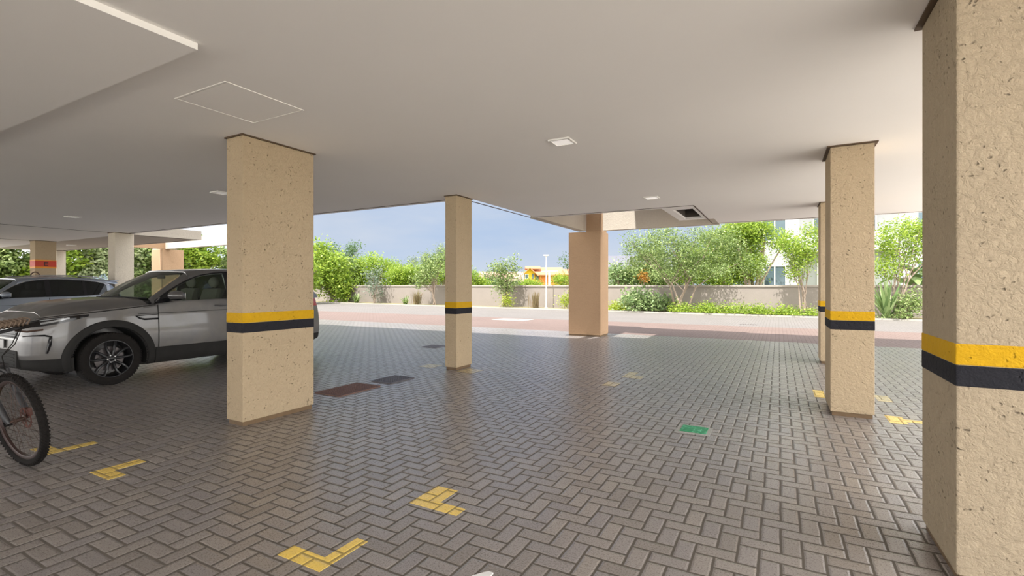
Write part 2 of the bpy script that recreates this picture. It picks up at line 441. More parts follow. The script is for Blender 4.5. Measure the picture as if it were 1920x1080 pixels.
# soffit panel with the dark opening
b = BM()
for (x0, x1, y0, y1) in ((-2.02, -1.86, 9.75, 11.76), (-1.48, -1.27, 9.75, 11.76), (-1.86, -1.48, 9.75, 10.07), (-1.86, -1.48, 11.60, 11.76)):
    box(b, x0, x1, y0, y1, 2.915, 2.96)
o = build('ceiling', b, M['ceil']); o['kind'] = 'structure'
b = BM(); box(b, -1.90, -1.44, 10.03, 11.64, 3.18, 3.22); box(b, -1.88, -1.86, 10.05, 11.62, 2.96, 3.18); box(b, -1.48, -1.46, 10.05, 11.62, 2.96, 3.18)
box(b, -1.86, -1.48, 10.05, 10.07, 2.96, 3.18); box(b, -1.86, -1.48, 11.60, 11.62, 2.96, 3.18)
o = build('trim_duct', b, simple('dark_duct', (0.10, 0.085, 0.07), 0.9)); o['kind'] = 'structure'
# upper storeys (cast the building's shade on the road)
up = M['fascia']
slab('wall_upper_left', -17.0, -4.70, -9.0, 7.04, 3.2, 9.7, up)
slab('wall_upper_right', -4.70, 3.1, -9.0, 9.55, 3.15, 6.2, up)
slab('wall_upper_back', -1.10, 3.1, 9.75, 12.78, 3.15, 6.2, up)
b = BM()    # light-well roof with its slot; unseen left strip added to shade the pillar
for (x0, x1, y0, y1) in ((-5.75, -4.70, 9.62, 13.4), (-4.70, -4.47, 9.75, 13.4), (-3.52, -1.27, 9.75, 13.0), (-4.47, -3.52, 11.5, 13.0)):
    box(b, x0, x1, y0, y1, 6.0, 6.2)
o = build('ceiling_lightwell', b, up); o['kind'] = 'structure'
# far left structure
slab('wall_beam_left', -23.0, -16.65, 10.6, 10.8, CEIL, 3.32, M['fascia'])
slab('wall_beam_side', -22.2, -22.0, 9.1, 10.6, CEIL, 3.2, M['stucco_orange'])

# ------------------------------------------------------------------ pillars
def pillar(label, x0, x1, y0, y1, stripe=True, mat=None, top=CEIL, over=0.016, cap=True, letters=False):
    cx, cy = (x0 + x1) / 2, (y0 + y1) / 2; hx, hy = (x1 - x0) / 2, (y1 - y0) / 2
    r = empty('pillar', label, 'pillar', (cx, cy, 0))
    mat = mat or M['stucco']
    b = BM(); box(b, -hx, hx, -hy, hy, 0.045, top - 0.012, 0.008); build('shaft', b, mat, r)
    b = BM(); box(b, -hx + 0.015, hx - 0.015, -hy + 0.015, hy - 0.015, 0.0, 0.045); build('plinth', b, M['plinth'], r)
    if cap:
        b = BM(); box(b, -hx - over, hx + over, -hy - over, hy + over, top - 0.012, top); build('cap_trim', b, M['cap'], r)
    e_ = 0.0025
    if stripe:
        for nm, z0, z1, m in (('yellow_band', 1.03, 1.13, M['yellow_band']), ('black_band', 0.93, 1.03, M['black_band'])):
            b = BM(); box(b, -hx - e_, hx + e_, -hy - e_, hy + e_, z0, z1, 0.006); build(nm, b, m, r)
    if letters:
        for nm, z0, z1, m in (('orange_band', 2.235, 2.27, M['orange_band']), ('red_band', 2.04, 2.235, M['red_band']), ('orange_band', 1.99, 2.04, M['orange_band'])):
            b = BM(); box(b, -hx - e_, hx + e_, -hy - e_, hy + e_, z0, z1); build(nm, b, m, r)
        b = BM()   # the letter E on the side that faces the drive
        X = hx + 0.003
        y_ = -0.055; 
        box(b, X, X + 0.004, y_, y_ + 0.03, 2.075, 2.205)
        for z_ in (2.075, 2.128, 2.180): box(b, X, X + 0.004, y_ + 0.03, y_ + 0.11, z_, z_ + 0.025)
        build('letter', b, M['ink'], r)
    return r
pillar('beige stucco pillar with yellow and black bands standing before the rear of the grey car', -4.93, -4.66, 2.94, 3.78)
pillar('slim banded pillar at the slab corner in the middle of the floor', -4.90, -4.67, 6.60, 7.06)
pillar('wide banded pillar right of the green floor lid, middle of the three right-hand ones', 0.49, 0.88, 6.27, 6.92, over=0.03)
pillar('slim banded pillar partly hidden behind the one by the green floor lid', 0.66, 1.02, 10.35, 10.90)
pillar('nearest big pillar at the right edge with rough stucco and bands', 0.73, 1.13, 3.0, 3.62, mat=M['stucco_near'], over=0.03)
p3 = pillar('terracotta-coloured unbanded pillar by the road under the light well', -5.20, -4.27, 12.80, 13.50, stripe=False, mat=M['stucco_orange'], top=CEIL, cap=False)
b = BM(); box(b, 0.055, 0.43, -0.345, 0.30, CEIL - 0.012, 4.4); build('upper_shaft', b, M['stucco_orange'], p3)
pillar('brightened beige pillar behind the rear of the second parked car', -16.75, -16.35, 6.60, 7.06, stripe=False, mat=M['stucco_lit'])
pillar('pillar with a red band and letter E behind the parked cars', -22.0, -21.56, 6.50, 7.04, stripe=False, letters=True)
pillar('small far pillar right of the one lettered E', -27.2, -26.76, 8.75, 9.05, stripe=False, mat=M['stucco_lit'])
pillar('far terracotta pillar seen above the grey car windscreen', -22.87, -21.99, 10.50, 11.3, stripe=False, mat=M['stucco_orange'], cap=False)

# bent pipe behind the cars
b = BM()
pts = [(0, -0.11, 0)] + [(0, -0.11, 1.55)] + [(0, -0.11 * math.cos(t), 1.68 + 0.15 * math.sin(t)) for t in np.linspace(0, PI, 12)] + [(0, 0.11, 1.55), (0, 0.11, 0)]
tube(b, pts, 0.018, 8)
o = build('pipe_hoop', b, simple('dark_pipe', (0.12, 0.07, 0.05), 0.5), smooth=True); o.location = (-20.3, 6.12, 0)
tag(o, 'dark bent pipe hoop in front of the pillar lettered E', 'pipe')

# ------------------------------------------------------------------ ceiling fittings
def downlight(x, y, s, label, estr):
    r = empty('ceiling_light', label, 'ceiling light', (x, y, CEIL), group=None)
    b = BM(); h = s / 2; t = 0.022
    for (x0, x1, y0, y1) in ((-h, h, -h, -h + t), (-h, h, h - t, h), (-h, -h + t, -h + t, h - t), (h - t, h, -h + t, h - t)):
        box(b, x0, x1, y0, y1, -0.016, 0)
    build('frame', b, M['white_trim'], r)
    m, g, bb = new_mat('light_diffuser', (0.85, 0.83, 0.8), 0.4, emit=(1.0, 0.93, 0.86), estr=estr)
    b = BM(); box(b, -h + t, h - t, -h + t, h - t, -0.010, -0.001); build('diffuser', b, m, r)
    return r
downlight(-1.98, 4.70, 0.23, 'square recessed ceiling light nearest the camera', 0.30)
downlight(-1.90, 8.42, 0.23, 'square ceiling light close to the light well edge', 0.40)
downlight(-7.90, 4.62, 0.23, 'small square ceiling light above the grey car, beside the big left pillar', 0.15)
downlight(-13.5, 4.68, 0.23, 'tiny square ceiling light above the second parked car', 0.15)
downlight(-22.9, 7.9, 0.23, 'farthest small ceiling light behind the pillar lettered E', 0.15)
r = empty('access_panel', 'flush square access panel in the ceiling near the big left pillar', 'ceiling panel', (-3.92, 2.46, CEIL))
b = BM(); box(b, -0.325, 0.325, -0.32, 0.32, -0.003, 0.0, 0.001); build('panel', b, M['ceil'], r)
b = BM()
for (x0, x1, y0, y1) in ((-0.345, 0.345, -0.34, -0.327), (-0.345, 0.345, 0.327, 0.34), (-0.345, -0.332, -0.327, 0.327), (0.332, 0.345, -0.327, 0.327)):
    box(b, x0, x1, y0, y1, -0.005, 0.0)
build('frame', b, M['ceil'], r)

# ------------------------------------------------------------------ painted marks, lids and grates on the floor
def mark(poly, label, m, z=0.0018, name='painted_mark', cat='floor marking', group=None):
    cx = sum(p[0] for p in poly) / len(poly); cy = sum(p[1] for p in poly) / len(poly)
    b = BM(); prism(b, [(x - cx, y - cy) for x, y in poly], 0.0, z)
    o = build(name, b, m); o.location = (cx, cy, 0); tag(o, label, cat, group); return o
mark([(-2.29, 1.63), (-2.29, 1.73), (-2.05, 1.73), (-2.05, 1.95), (-1.97, 1.95), (-1.97, 1.63)], 'yellow L-shaped bay corner mark nearest the bottom edge', M['paver_paint'])
mark([(-2.09, 2.43), (-2.09, 2.73), (-1.92, 2.73), (-1.92, 2.53), (-1.72, 2.53), (-1.72, 2.43)], 'thick yellow bay corner mark in the centre foreground', M['paver_paint'])
mark([(-4.53, 1.67), (-4.53, 1.99), (-4.42, 1.99), (-4.42, 1.78), (-4.24, 1.78), (-4.24, 1.67)], 'yellow corner mark on the floor right of the bicycle wheel', M['paver_paint'])
mark([(-5.62, 1.66), (-5.62, 1.78), (-5.41, 1.78), (-5.41, 2.02), (-5.31, 2.02), (-5.31, 1.66)], 'pale yellow corner mark touching the bicycle wheel in view', M['paver_paint'])
mark([(-2.12, 7.34), (-2.12, 7.84), (-1.98, 7.84), (-1.98, 7.54), (-1.82, 7.54), (-1.82, 7.34)], 'worn yellow mark in mid-floor, the farther of a faint pair', M['paver_faded'])
mark([(-2.19, 6.60), (-2.19, 6.90), (-1.99, 6.90), (-1.99, 6.60)], 'worn yellow mark in mid-floor, the nearer of a faint pair', M['paver_faded'])
mark([(0.40, 7.20), (0.40, 7.68), (0.52, 7.68), (0.52, 7.20)], 'yellow mark on the floor just left of the wide banded right pillar', M['paver_paint'])
mark([(1.06, 7.32), (1.06, 7.70), (1.21, 7.70), (1.21, 7.32)], 'faint yellow mark behind and right of the wide banded right pillar', M['paver_faded'])
mark([(1.0, 6.22), (1.0, 6.54), (1.15, 6.54), (1.15, 6.44), (1.38, 6.44), (1.38, 6.33), (1.15, 6.33), (1.15, 6.22)], 'yellow mark right of the wide banded pillar foot', M['paver_paint'])
mark([(-5.48, 6.62), (-5.48, 6.92), (-5.18, 6.92), (-5.18, 6.62)], 'faint worn mark left of the slim corner pillar foot', M['paver_faded'])
mark([(-4.62, 6.50), (-4.62, 6.86), (-4.30, 6.86), (-4.30, 6.50)], 'faint yellow mark at the right foot of the slim corner pillar', M['paver_faded'])
# white scrap at the bottom edge
wx, wy = ground_at(914, 1078)
o = mark([(wx - 0.06, wy - 0.05), (wx + 0.025, wy - 0.05), (wx + 0.02, wy + 0.022), (wx - 0.005, wy + 0.022), (wx - 0.02, wy + 0.006)], 'white torn scrap on the pavers at the bottom edge', simple('white_paper', (0.8, 0.8, 0.8), 0.7), 0.006, 'paper_scrap', 'scrap')
# green lid
r = empty('floor_lid', 'green painted utility lid with pale mortar surround in the paving', 'floor cover', (-0.725, 4.99, 0))
b = BM(); box(b, -0.15, 0.16, -0.15, 0.14, 0, 0.0025); build('surround', b, simple('pale_mortar', (0.36, 0.36, 0.34), 0.8, var=0.3, scale=30), r)
def grn():
    m, g, bb = new_mat('green_enamel', (0.02, 0.30, 0.14), 0.5); pos = g.n('ShaderNodeTexCoord').outputs['Object']
    c = g.mix(g.maprange(g.noise(pos, 22, 3), 0.52, 0.62), (0.02, 0.26, 0.11), (0.10, 0.42, 0.24)); g.l(c, bb.inputs['Base Color']); return m
b = BM(); box(b, -0.115, 0.125, -0.105, 0.115, 0.0026, 0.008, 0.002)
for i in range(3): box(b, -0.085 + 0.06 * i, -0.05 + 0.06 * i, -0.07, 0.075, 0.008, 0.0105, 0.001)
build('lid', b, grn(), r)
# grates
rust = simple('rusty_iron', (0.16, 0.085, 0.065), 0.7, var=0.4, scale=20)
def grate(x0, x1, y0, y1, label, m, n, mdl='drain_grate'):
    cx, cy = (x0 + x1) / 2, (y0 + y1) / 2
    r = empty(mdl, label, 'drain cover', (cx, cy, 0)); hx, hy = (x1 - x0) / 2, (y1 - y0) / 2
    b = BM(); box(b, -hx + 0.015, hx - 0.015, -hy + 0.015, hy - 0.015, 0.0, 0.001); build('backing', b, M['ink'], r)
    b = BM()
    for a in (-1, 1):
        box(b, a * hx - 0.015, a * hx + 0.015, -hy, hy, 0, 0.012); box(b, -hx, hx, a * hy - 0.015, a * hy + 0.015, 0, 0.0122)
    nx = n; ny = int(n * hy / hx)
    for i in range(1, nx): 
        x = -hx + 2 * hx * i / nx; box(b, x - 0.007, x + 0.007, -hy, hy, 0.001, 0.009)
    for i in range(1, ny):
        y = -hy + 2 * hy * i / ny; box(b, -hx, hx, y - 0.007, y + 0.007, 0.001, 0.010)
    build('grid', b, m, r)
grate(-5.30, -4.86, 4.33, 5.03, 'rusty square-mesh drain grate beside the big left pillar', rust, 14)
grate(-5.22, -4.86, 5.25, 5.75, 'dark drain cover behind the rusty grate', simple('dark_iron', (0.10, 0.09, 0.10), 0.6), 10)
grate(-7.15, -6.75, 8.75, 9.15, 'distant round-cornered drain cover left of the slim corner pillar', simple('grey_iron', (0.16, 0.15, 0.16), 0.6), 8)
r = empty('manhole_cover', 'pale concrete square manhole cover in the sunny road', 'manhole cover', (-9.6, 17.6, 0))
b = BM(); box(b, -0.75, 0.75, -0.5, 0.5, 0, 0.012); build('surround', b, simple('pale_concrete', (0.33, 0.31, 0.28), 0.8), r)
b = BM(); box(b, -0.28, 0.28, -0.2, 0.2, 0.012, 0.022); build('lid', b, simple('dark_concrete', (0.24, 0.23, 0.22), 0.8), r)
r = empty('road_drain', 'dark slotted drain in the road before the green ground cover', 'drain', (-0.96, 19.4, 0))
b = BM(); box(b, -0.3, 0.3, -0.14, 0.14, 0, 0.01); build('frame', b, simple('drain_iron', (0.17, 0.16, 0.15), 0.7), r)
b = BM()
for i in range(7): box(b, -0.26 + i * 0.08, -0.22 + i * 0.08, -0.11, 0.11, 0.01, 0.012)
build('slots', b, M['ink'], r)

# ------------------------------------------------------------------ cars
def arr_tab(*a): return list(a)
HW = [(0, .60), (.03, .70), (.08, .78), (.15, .84), (.3, .90), (.5, .93), (.8, .945), (1.2, .95), (3.6, .95), (4.1, .935), (4.35, .90), (4.5, .84), (4.57, .74), (4.6, .62)]
QZ = [(.2, .93), (.3, .972), (.42, .985), (.6, 1.0), (.78, .998), (.9, .990), (.98, .984), (1.0, .978), (1.1, .965), (1.2, .945)]
ZT = [(0, .93), (.05, .965), (.15, .99), (.6, 1.03), (1.0, 1.07), (1.45, 1.12), (1.7, 1.15), (2.1, 1.165), (3, 1.18), (4, 1.20), (4.3, 1.20), (4.5, 1.16), (4.6, 1.08)]
ZC = [(0, .95), (.05, 1.0), (.1, 1.045), (.3, 1.13), (.63, 1.185), (1.15, 1.225), (1.34, 1.225)]
ZB = [(0, .30), (.3, .24), (.8, .22), (3.8, .22), (4.3, .26), (4.6, .34)]
WF = [(.2, .14), (.35, .03), (.5, 0), (.7, .005), (.85, .03), (.95, .07), (1.05, .12)]
WR = [(.2, .14), (.35, .03), (.5, 0), (.8, .02), (1.0, .06), (1.2, .12)]
WIN = [(1.44, 1.168), (1.50, 1.205), (1.56, 1.25), (1.75, 1.37), (1.98, 1.494), (2.23, 1.583), (2.68, 1.640), (3.3, 1.635), (3.8, 1.59), (4.2, 1.50)]
BELT = [(1.44, 1.155), (2.1, 1.17), (2.7, 1.18), (3.6, 1.21), (4.2, 1.27)]
ZR = [(1.85, 1.632), (2.1, 1.672), (2.5, 1.705), (3, 1.715), (3.6, 1.70), (4.1, 1.665), (4.45, 1.61)]
def warp(s, z):
    y = s
    if s < .7: y += interp(WF, z) * (1 - s / .7) ** 1.5
    if s > 3.9: y -= interp(WR, z) * min(1, (s - 3.9) / .7) ** 1.5
    return y
def hwid(s, z): return interp(HW, s) * sinterp(QZ, z)
def side_pt(s, z, off=0, sg=1): return Vector((sg * (hwid(s, z) + off), warp(s, z), z))
def ztop(s): return sinterp(ZT, s)
def top_z(s, f):
    """height of bonnet at lateral fraction f of the edge"""
    zt, zc = ztop(s), sinterp(ZC, s); return zt + (zc - zt) * (1 - abs(f) ** 4.5)
def xg(z, s=2.5): return .868 - (z - 1.17) * .42 - 0.012 * max(0, (1.9 - s)) - .035 * max(0, s - 3.4)
def grid_faces(bm, rows, mi=0, thick=None):
    V = [[bm.verts.new(p) for p in r] for r in rows]
    for i in range(len(V) - 1):
        for j in range(len(V[0]) - 1):
            try: bm.faces.new((V[i][j], V[i][j + 1], V[i + 1][j + 1], V[i + 1][j])).material_index = mi
            except ValueError: pass
    return V
def solid_grid(bm, rows, d, mi=0):
    """grid plus a back sheet shifted by vector d, closed at the rim"""
    A = [[bm.verts.new(p) for p in r] for r in rows]
    B = [[bm.verts.new(Vector(p) + (d(p) if callable(d) else Vector(d))) for p in r] for r in rows]
    n, m = len(A), len(A[0])
    def q(*v):
        try: bm.faces.new(v).material_index = mi
        except ValueError: pass
    for i in range(n - 1):
        for j in range(m - 1):
            q(A[i][j], A[i][j + 1], A[i + 1][j + 1], A[i + 1][j]); q(B[i][j], B[i + 1][j], B[i + 1][j + 1], B[i][j + 1])
    for i in range(n - 1):
        q(A[i][0], A[i + 1][0], B[i + 1][0], B[i][0]); q(A[i][-1], B[i][-1], B[i + 1][-1], A[i + 1][-1])
    for j in range(m - 1):
        q(A[0][j], B[0][j], B[0][j + 1], A[0][j + 1]); q(A[-1][j], A[-1][j + 1], B[-1][j + 1], B[-1][j])
def side_patch(bm, s0, s1, zlo, zhi, off, sg=1, ns=24, nz=12, mi=0, thick=0.02, shear=None):
    rows = []
    for i in range(ns + 1):
        s = s0 + (s1 - s0) * i / ns
        a = zlo(s) if callable(zlo) else zlo; b_ = zhi(s) if callable(zhi) else zhi
        rows.append([side_pt(s, a + (b_ - a) * j / nz, off, sg) for j in range(nz + 1)])
    solid_grid(bm, rows, (-sg * thick, 0, 0), mi)

M['tyre'] = simple('tyre_rubber', (0.018, 0.016, 0.015), 0.9, spec=0.15, var=0.3, scale=30)
M['rim'] = simple('black_alloy', (0.018, 0.018, 0.02), 0.25, metal=0.3, spec=0.6)
M['chrome'] = simple('bright_metal', (0.72, 0.72, 0.72), 0.2, metal=1.0)
M['disc'] = simple('brake_disc', (0.11, 0.10, 0.10), 0.45, metal=0.8)
M['clad'] = simple('black_cladding', (0.022, 0.021, 0.020), 0.7, spec=0.25, var=0.25)
M['gloss_black'] = simple('gloss_black', (0.012, 0.012, 0.014), 0.12)
M['seam'] = simple('panel_gap', (0.008, 0.008, 0.008), 0.9)
M['screen'] = glass_mat('windscreen_glass', (0.90, 0.95, 0.90), transp=0.90, ior=1.22)
M['side_glass'] = glass_mat('tinted_glass', (0.62, 0.66, 0.62), transp=0.96)
M['dark_glass'] = glass_mat('dark_tinted_glass', (0.26, 0.28, 0.30), transp=0.92)
M['seat'] = simple('grey_leather', (0.42, 0.40, 0.36), 0.55)
M['cabin'] = simple('dark_cabin_trim', (0.02, 0.02, 0.02), 0.8)
M['lens'] = glass_mat('lamp_lens', (0.8, 0.82, 0.82), transp=0.85)
M['red_lens'] = simple('red_lens', (0.35, 0.02, 0.02), 0.15)
M['clear_lens'] = simple('silver_lens', (0.33, 0.34, 0.35), 0.12, metal=0.3)
M['plate'] = simple('plate_grey', (0.55, 0.55, 0.55), 0.5)

def wheel_meshes(spokes=10, R=.37):
    d = {}
    b = BM()
    prof = [(-.105, .265), (-.112, .30), (-.115, .335), (-.105, .358), (-.085, .368), (-.03, .370), (.03, .370), (.085, .368), (.105, .358), (.115, .335), (.112, .30), (.105, .265), (.09, .262), (-.09, .262)]
    lathe(b, prof, 'X', 64, closed=True)
    for k in range(64):     # tread blocks at the shoulders
        t = 2 * PI * k / 64
        for sx in (-1, 1):
            mt = Matrix.Rotation(t, 4, 'X')
            box(b, sx * .094 - .016, sx * .094 + .016, -.010, .010, .358, .3685, mat=mt)
    d['tyre'] = b
    b = BM()
    lathe(b, [(.098, .266), (.104, .262), (.104, .252), (.085, .248), (.06, .240), (-.10, .232), (-.10, .262), (.06, .2655)], 'X', 64, closed=True)
    for k in range(spokes):
        pair = k // 2; t = 2 * PI * (pair / (spokes / 2)) + (-.22 if k % 2 == 0 else .22)
        tin = 2 * PI * (pair / (spokes / 2)) + (-.20 if k % 2 == 0 else .20)
        pts = []
        for q in range(6):
            f = q / 5; r = .045 + f * .208; a = tin + (t - tin) * f + 0.10 * math.sin(PI * f) * (1 if k % 2 else -1)
            pts.append((.088 - .018 * math.sin(PI * f) + .008 * f, r * math.cos(a), r * math.sin(a)))
        V = []
        for q, p in enumerate(pts):
            p = Vector(p); r = Vector((0, p.y, p.z)).normalized(); tn = Vector((1, 0, 0)).cross(r)
            wd = .017 + .004 * abs(q / 5 - .5) * 2
            V.append([b.verts.new(p + tn * wd), b.verts.new(p + tn * wd * .45 + Vector((.012, 0, 0))), b.verts.new(p - tn * wd * .45 + Vector((.012, 0, 0))), b.verts.new(p - tn * wd), b.verts.new(p - tn * wd * .7 - Vector((.03, 0, 0))), b.verts.new(p + tn * wd * .7 - Vector((.03, 0, 0)))])
        for q in range(5):
            for j in range(6): b.faces.new((V[q][j], V[q][(j + 1) % 6], V[q + 1][(j + 1) % 6], V[q + 1][j]))
        b.faces.new(V[0]); b.faces.new(V[-1])
    lathe(b, [(.05, .062), (.09, .062), (.096, .056), (.094, .035), (.098, .03), (.10, .0)], 'X', 32)
    d['rim'] = b
    b = BM(); lathe(b, [(.085, .011), (.104, .011), (.108, .007), (.108, 0)], 'X', 8)
    d['lug_nut'] = b
    b = BM(); lathe(b, [(.02, .17), (.03, .17), (.03, .06), (.02, .06)], 'X', 48, closed=True)
    box(b, -.02, .07, -.19, -.10, -.06, .07, 0.01)
    d['brake_disc'] = b
    return d

def car(name, label, cat, loc, paint, rooft=None, ky=1.0, kz=1.0, interior=True, glass_side='side_glass', group=None, rails=False, spokes=10, chrome_line=False):
    r = empty(name, label, cat, loc, group=group)
    TR = Matrix.Diagonal((1, ky, kz, 1))
    parts = []
    def P(nm, bm, m, parent=r, smooth=True):
        bm.transform(TR)
        o = build(nm, bm, m, parent, smooth); parts.append(o); return o
    # ---- shell
    b = BM()
    ST = sorted(set([0, .02, .05, .08, .12, .17, .23, .3, .4, .5, .62, .75, .88, 1.0, 1.15, 1.25, 1.34, 1.36, 1.5, 1.7, 1.9, 2.2, 2.5, 2.8, 3.1, 3.4, 3.6, 3.8, 4.0, 4.15, 4.28, 4.30, 4.38, 4.45, 4.5, 4.54, 4.57, 4.59, 4.6]))
    NZ = 22; FR = [.995, .975, .94, .88, .8, .66, .45, .22, 0]
    rows = []
    for s in ST:
        zb, zt = interp(ZB, s), ztop(s)
        half = [Vector((0, warp(s, zb), zb)), Vector((interp(HW, s) * .86, warp(s, zb), zb))]
        for j in range(NZ + 1):
            z = zb + .02 + (zt - zb - .02) * j / NZ; half.append(side_pt(s, z))
        e = hwid(s, zt)
        for f in FR:
            x = e * f
            if s <= 1.34: z = top_z(s, f)
            elif s < 4.3: z = zt + .01 if f > .96 else (1.05 if f < .95 else zt)
            else: z = zt + .012 * (1 - f ** 4)
            half.append(Vector((x, warp(s, z), z)))
        full = half + [Vector((-p.x, p.y, p.z)) for p in reversed(half[1:-1])]
        rows.append([b.verts.new(p) for p in full])
    n = len(rows[0]); hn = n // 2
    for i in range(len(rows) - 1):
        for j in range(n):
            k = (j + 1) % n
            try: f = b.faces.new((rows[i][j], rows[i][k], rows[i + 1][k], rows[i + 1][j]))
            except ValueError: continue
            c = f.calc_center_median(); mi = 0
            lim = 1.15 + .28 * (c.x / .7) ** 2
            if c.z > 1.02 and abs(c.x) < .86 and lim - .02 < ST[i] < 4.29: mi = 2
            if c.z < .40 + (.0 if .5 < c.y < 4.1 else -.04): mi = 1
            if c.z < .26: mi = 1
            f.material_index = mi
    for row in (rows[0], rows[-1]):
        for j in range(hn):
            a, c, d, e = row[j], row[j + 1], row[(n - j - 1) % n], row[(n - j) % n]
            vs = []
            for v in (a, c, d, e):
                if v not in vs: vs.append(v)
            if len(vs) >= 3:
                try: f = b.faces.new(vs); f.material_index = 1 if f.calc_center_median().z < .42 else 0
                except ValueError: pass
    bmesh.ops.recalc_face_normals(b, faces=b.faces)
    b.transform(TR)
    shell = build('body_shell', b, [paint, M['clad'], M['cabin']], None, False)
    cb = BM()
    for s0 in (.88, 3.62):
        for sg in (-1, 1):
            lathe(cb, [(sg * .52, .452), (sg * 1.2, .452)], 'X', 64, center=(0, s0 * ky, .365))
    cut = build('cutter', cb, None)
    md = shell.modifiers.new('b', 'BOOLEAN'); md.object = cut; md.operation = 'DIFFERENCE'; md.solver = 'EXACT'
    dg = bpy.context.evaluated_depsgraph_get(); dg.update()
    me = bpy.data.meshes.new_from_object(shell.evaluated_get(dg)); shell.modifiers.clear()
    old = shell.data; shell.data = me; bpy.data.meshes.remove(old)
    bpy.data.objects.remove(cut, do_unlink=True)
    me.polygons.foreach_set('use_smooth', [True] * len(me.polygons)); me.set_sharp_from_angle(angle=math.radians(32))
    shell.parent = r; parts.append(shell)
    # ---- bonnet
    b = BM(); rws = []
    for i in range(31):
        s = .10 + (1.29 - .10) * i / 30; row = []
        for j in range(41):
            f = -1 + 2 * j / 40; f = f * .985
            s2 = s if s < 1.0 else s - (s - 1.0) / .29 * (.16 * (1 - (abs(f)) ** 2))
            e = hwid(s2, ztop(s2)); z = top_z(s2, f) + .004
            # power creases
            z += .010 * math.exp(-((abs(f) - .62) / .05) ** 2)
            row.append(Vector((e * f, warp(s2, z), z)))
        rws.append(row)
    solid_grid(b, rws, (0, 0, -.012)); P('bonnet', b, paint)
    for sg in (-1, 1):
        b = BM(); tube(b, [side_pt(.06 + 1.38 * i / 30, ztop(.06 + 1.38 * i / 30) - .004, .001, sg) for i in range(31)], .0055, 6); P('bonnet_gap', b, M['seam'])
        # doors
        def arch_lo(s, c, rad=.56, base=.475):
            d = abs(s - c); return max(base, .365 + math.sqrt(max(0, rad * rad - d * d))) if d < rad else base
        b = BM(); side_patch(b, 1.475, 2.63, lambda s: arch_lo(s, .88), lambda s: ztop(s) - .01, .006, sg, 40, 16)
        fd = P('front_door', b, paint)
        b = BM(); side_patch(b, 2.645, 3.55, lambda s: arch_lo(s, 3.62), lambda s: ztop(s) - .01, .006, sg, 40, 16)
        rd = P('rear_door', b, paint)
        for par, sh in ((fd, 2.42), (rd, 3.40)):
            b = BM(); tube(b, [side_pt(sh - .11 + .22 * i / 8, 1.075 + .004 * math.sin(i), .012 + .030 * math.sin(PI * i / 8), sg) for i in range(9)], [.010, .012, .013, .013, .013, .013, .013, .012, .010], 8)
            ellipsoid(b, side_pt(sh, 1.075, .006, sg), (.006, .06, .028), 14, 8, 0)
            P('door_handle', b, paint, par)
        for s_ in (1.467, 2.637, 3.56):
            b = BM(); tube(b, [side_pt(s_, arch_lo(s_, 3.62 if s_ > 3 else .88) + (ztop(s_) - .01 - arch_lo(s_, 3.62 if s_ > 3 else .88)) * i / 16, .002, sg) for i in range(17)], .0045, 6); P('door_gap', b, M['seam'])
        # door crease drawn as a dark line, its shade put into the colour
        b = BM(); tube(b, [side_pt(1.2 + 3.0 * i / 40, .985 + .03 * i / 40, .0062, sg) for i in range(41)], .0045, 6); P('crease_shade', b, M['cabin'])
        # lower cladding with bright insert
        b = BM(); side_patch(b, 1.43, 3.06, .235, lambda s: .475, .014, sg, 30, 8, thick=.04); P('side_skirt', b, M['clad'])
        # side vent
        b = BM(); tube(b, [side_pt(1.46, .905, .006, sg), side_pt(1.28, .905, .007, sg), side_pt(1.22, .925, .007, sg), side_pt(1.17, .955, .006, sg), side_pt(1.30, .965, .004, sg), side_pt(1.46, .972, .004, sg)], [.014, .014, .012, .008, .004, .004], 8); P('side_vent', b, M['gloss_black'])
        # arches and liners
        for c in (.88, 3.62):
            b = BM(); rws = []
            for i in range(49):
                t = math.radians(-14 + 208 * i / 48); row = []
                for rad in (.452, .462, .50, .540, .552):
                    s_ = c + rad * math.cos(t) / 1.0; z = .365 + rad * math.sin(t)
                    z = max(z, .24); off = {.452: .004, .462: .020, .50: .022, .54: .016, .552: .002}[rad]
                    row.append(side_pt(min(max(s_, .05), 4.55), z, off, sg))
                rws.append(row)
            solid_grid(b, rws, (-sg * .03, 0, 0)); P('wheel_arch_trim', b, M['clad'])
            b = BM(); rws = []
            for i in range(33):
                t = math.radians(-15 + 210 * i / 32)
                rws.append([Vector((sg * x_, (c * ky + .448 * math.cos(t)) / ky, (.365 + .448 * math.sin(t)) / kz)) for x_ in (.53, .72, .90)])
            grid_faces(b, rws); P('arch_liner', b, M['cabin'])
        # headlight
        b = BM(); side_patch(b, .035, .62, lambda s: .862 + .122 * (s / .62) ** 1.5, lambda s: ztop(s) - .018, .006, sg, 24, 6, thick=.03); hl = P('headlight', b, M['gloss_black'])
        b = BM(); side_patch(b, .05, .40, lambda s: .88 + .145 * (s / .62) ** 1.3, lambda s: .905 + .145 * (s / .62) ** 1.3, .010, sg, 16, 3, thick=.01); P('light_strip', b, M['clear_lens'], hl)
        b = BM(); side_patch(b, .10, .34, lambda s: .945 + .10 * (s - .1), lambda s: ztop(s) - .03, .0085, sg, 16, 3, thick=.006); P('lamp_lens', b, M['clear_lens'], hl)
        # bumper corner vent frame
        b = BM()
        tube(b, [side_pt(.02, .745, .002, sg), side_pt(.08, .755, .003, sg), side_pt(.18, .755, .004, sg), side_pt(.235, .735, .006, sg), side_pt(.225, .63, .006, sg), side_pt(.205, .52, .004, sg)], [.006, .009, .012, .018, .022, .014], 8)
        P('bumper_vent', b, M['gloss_black'])
        b = BM(); side_patch(b, .01, .21, lambda s: .50, lambda s: .74, .003, sg, 14, 6, thick=.01); P('bumper_recess', b, paint)
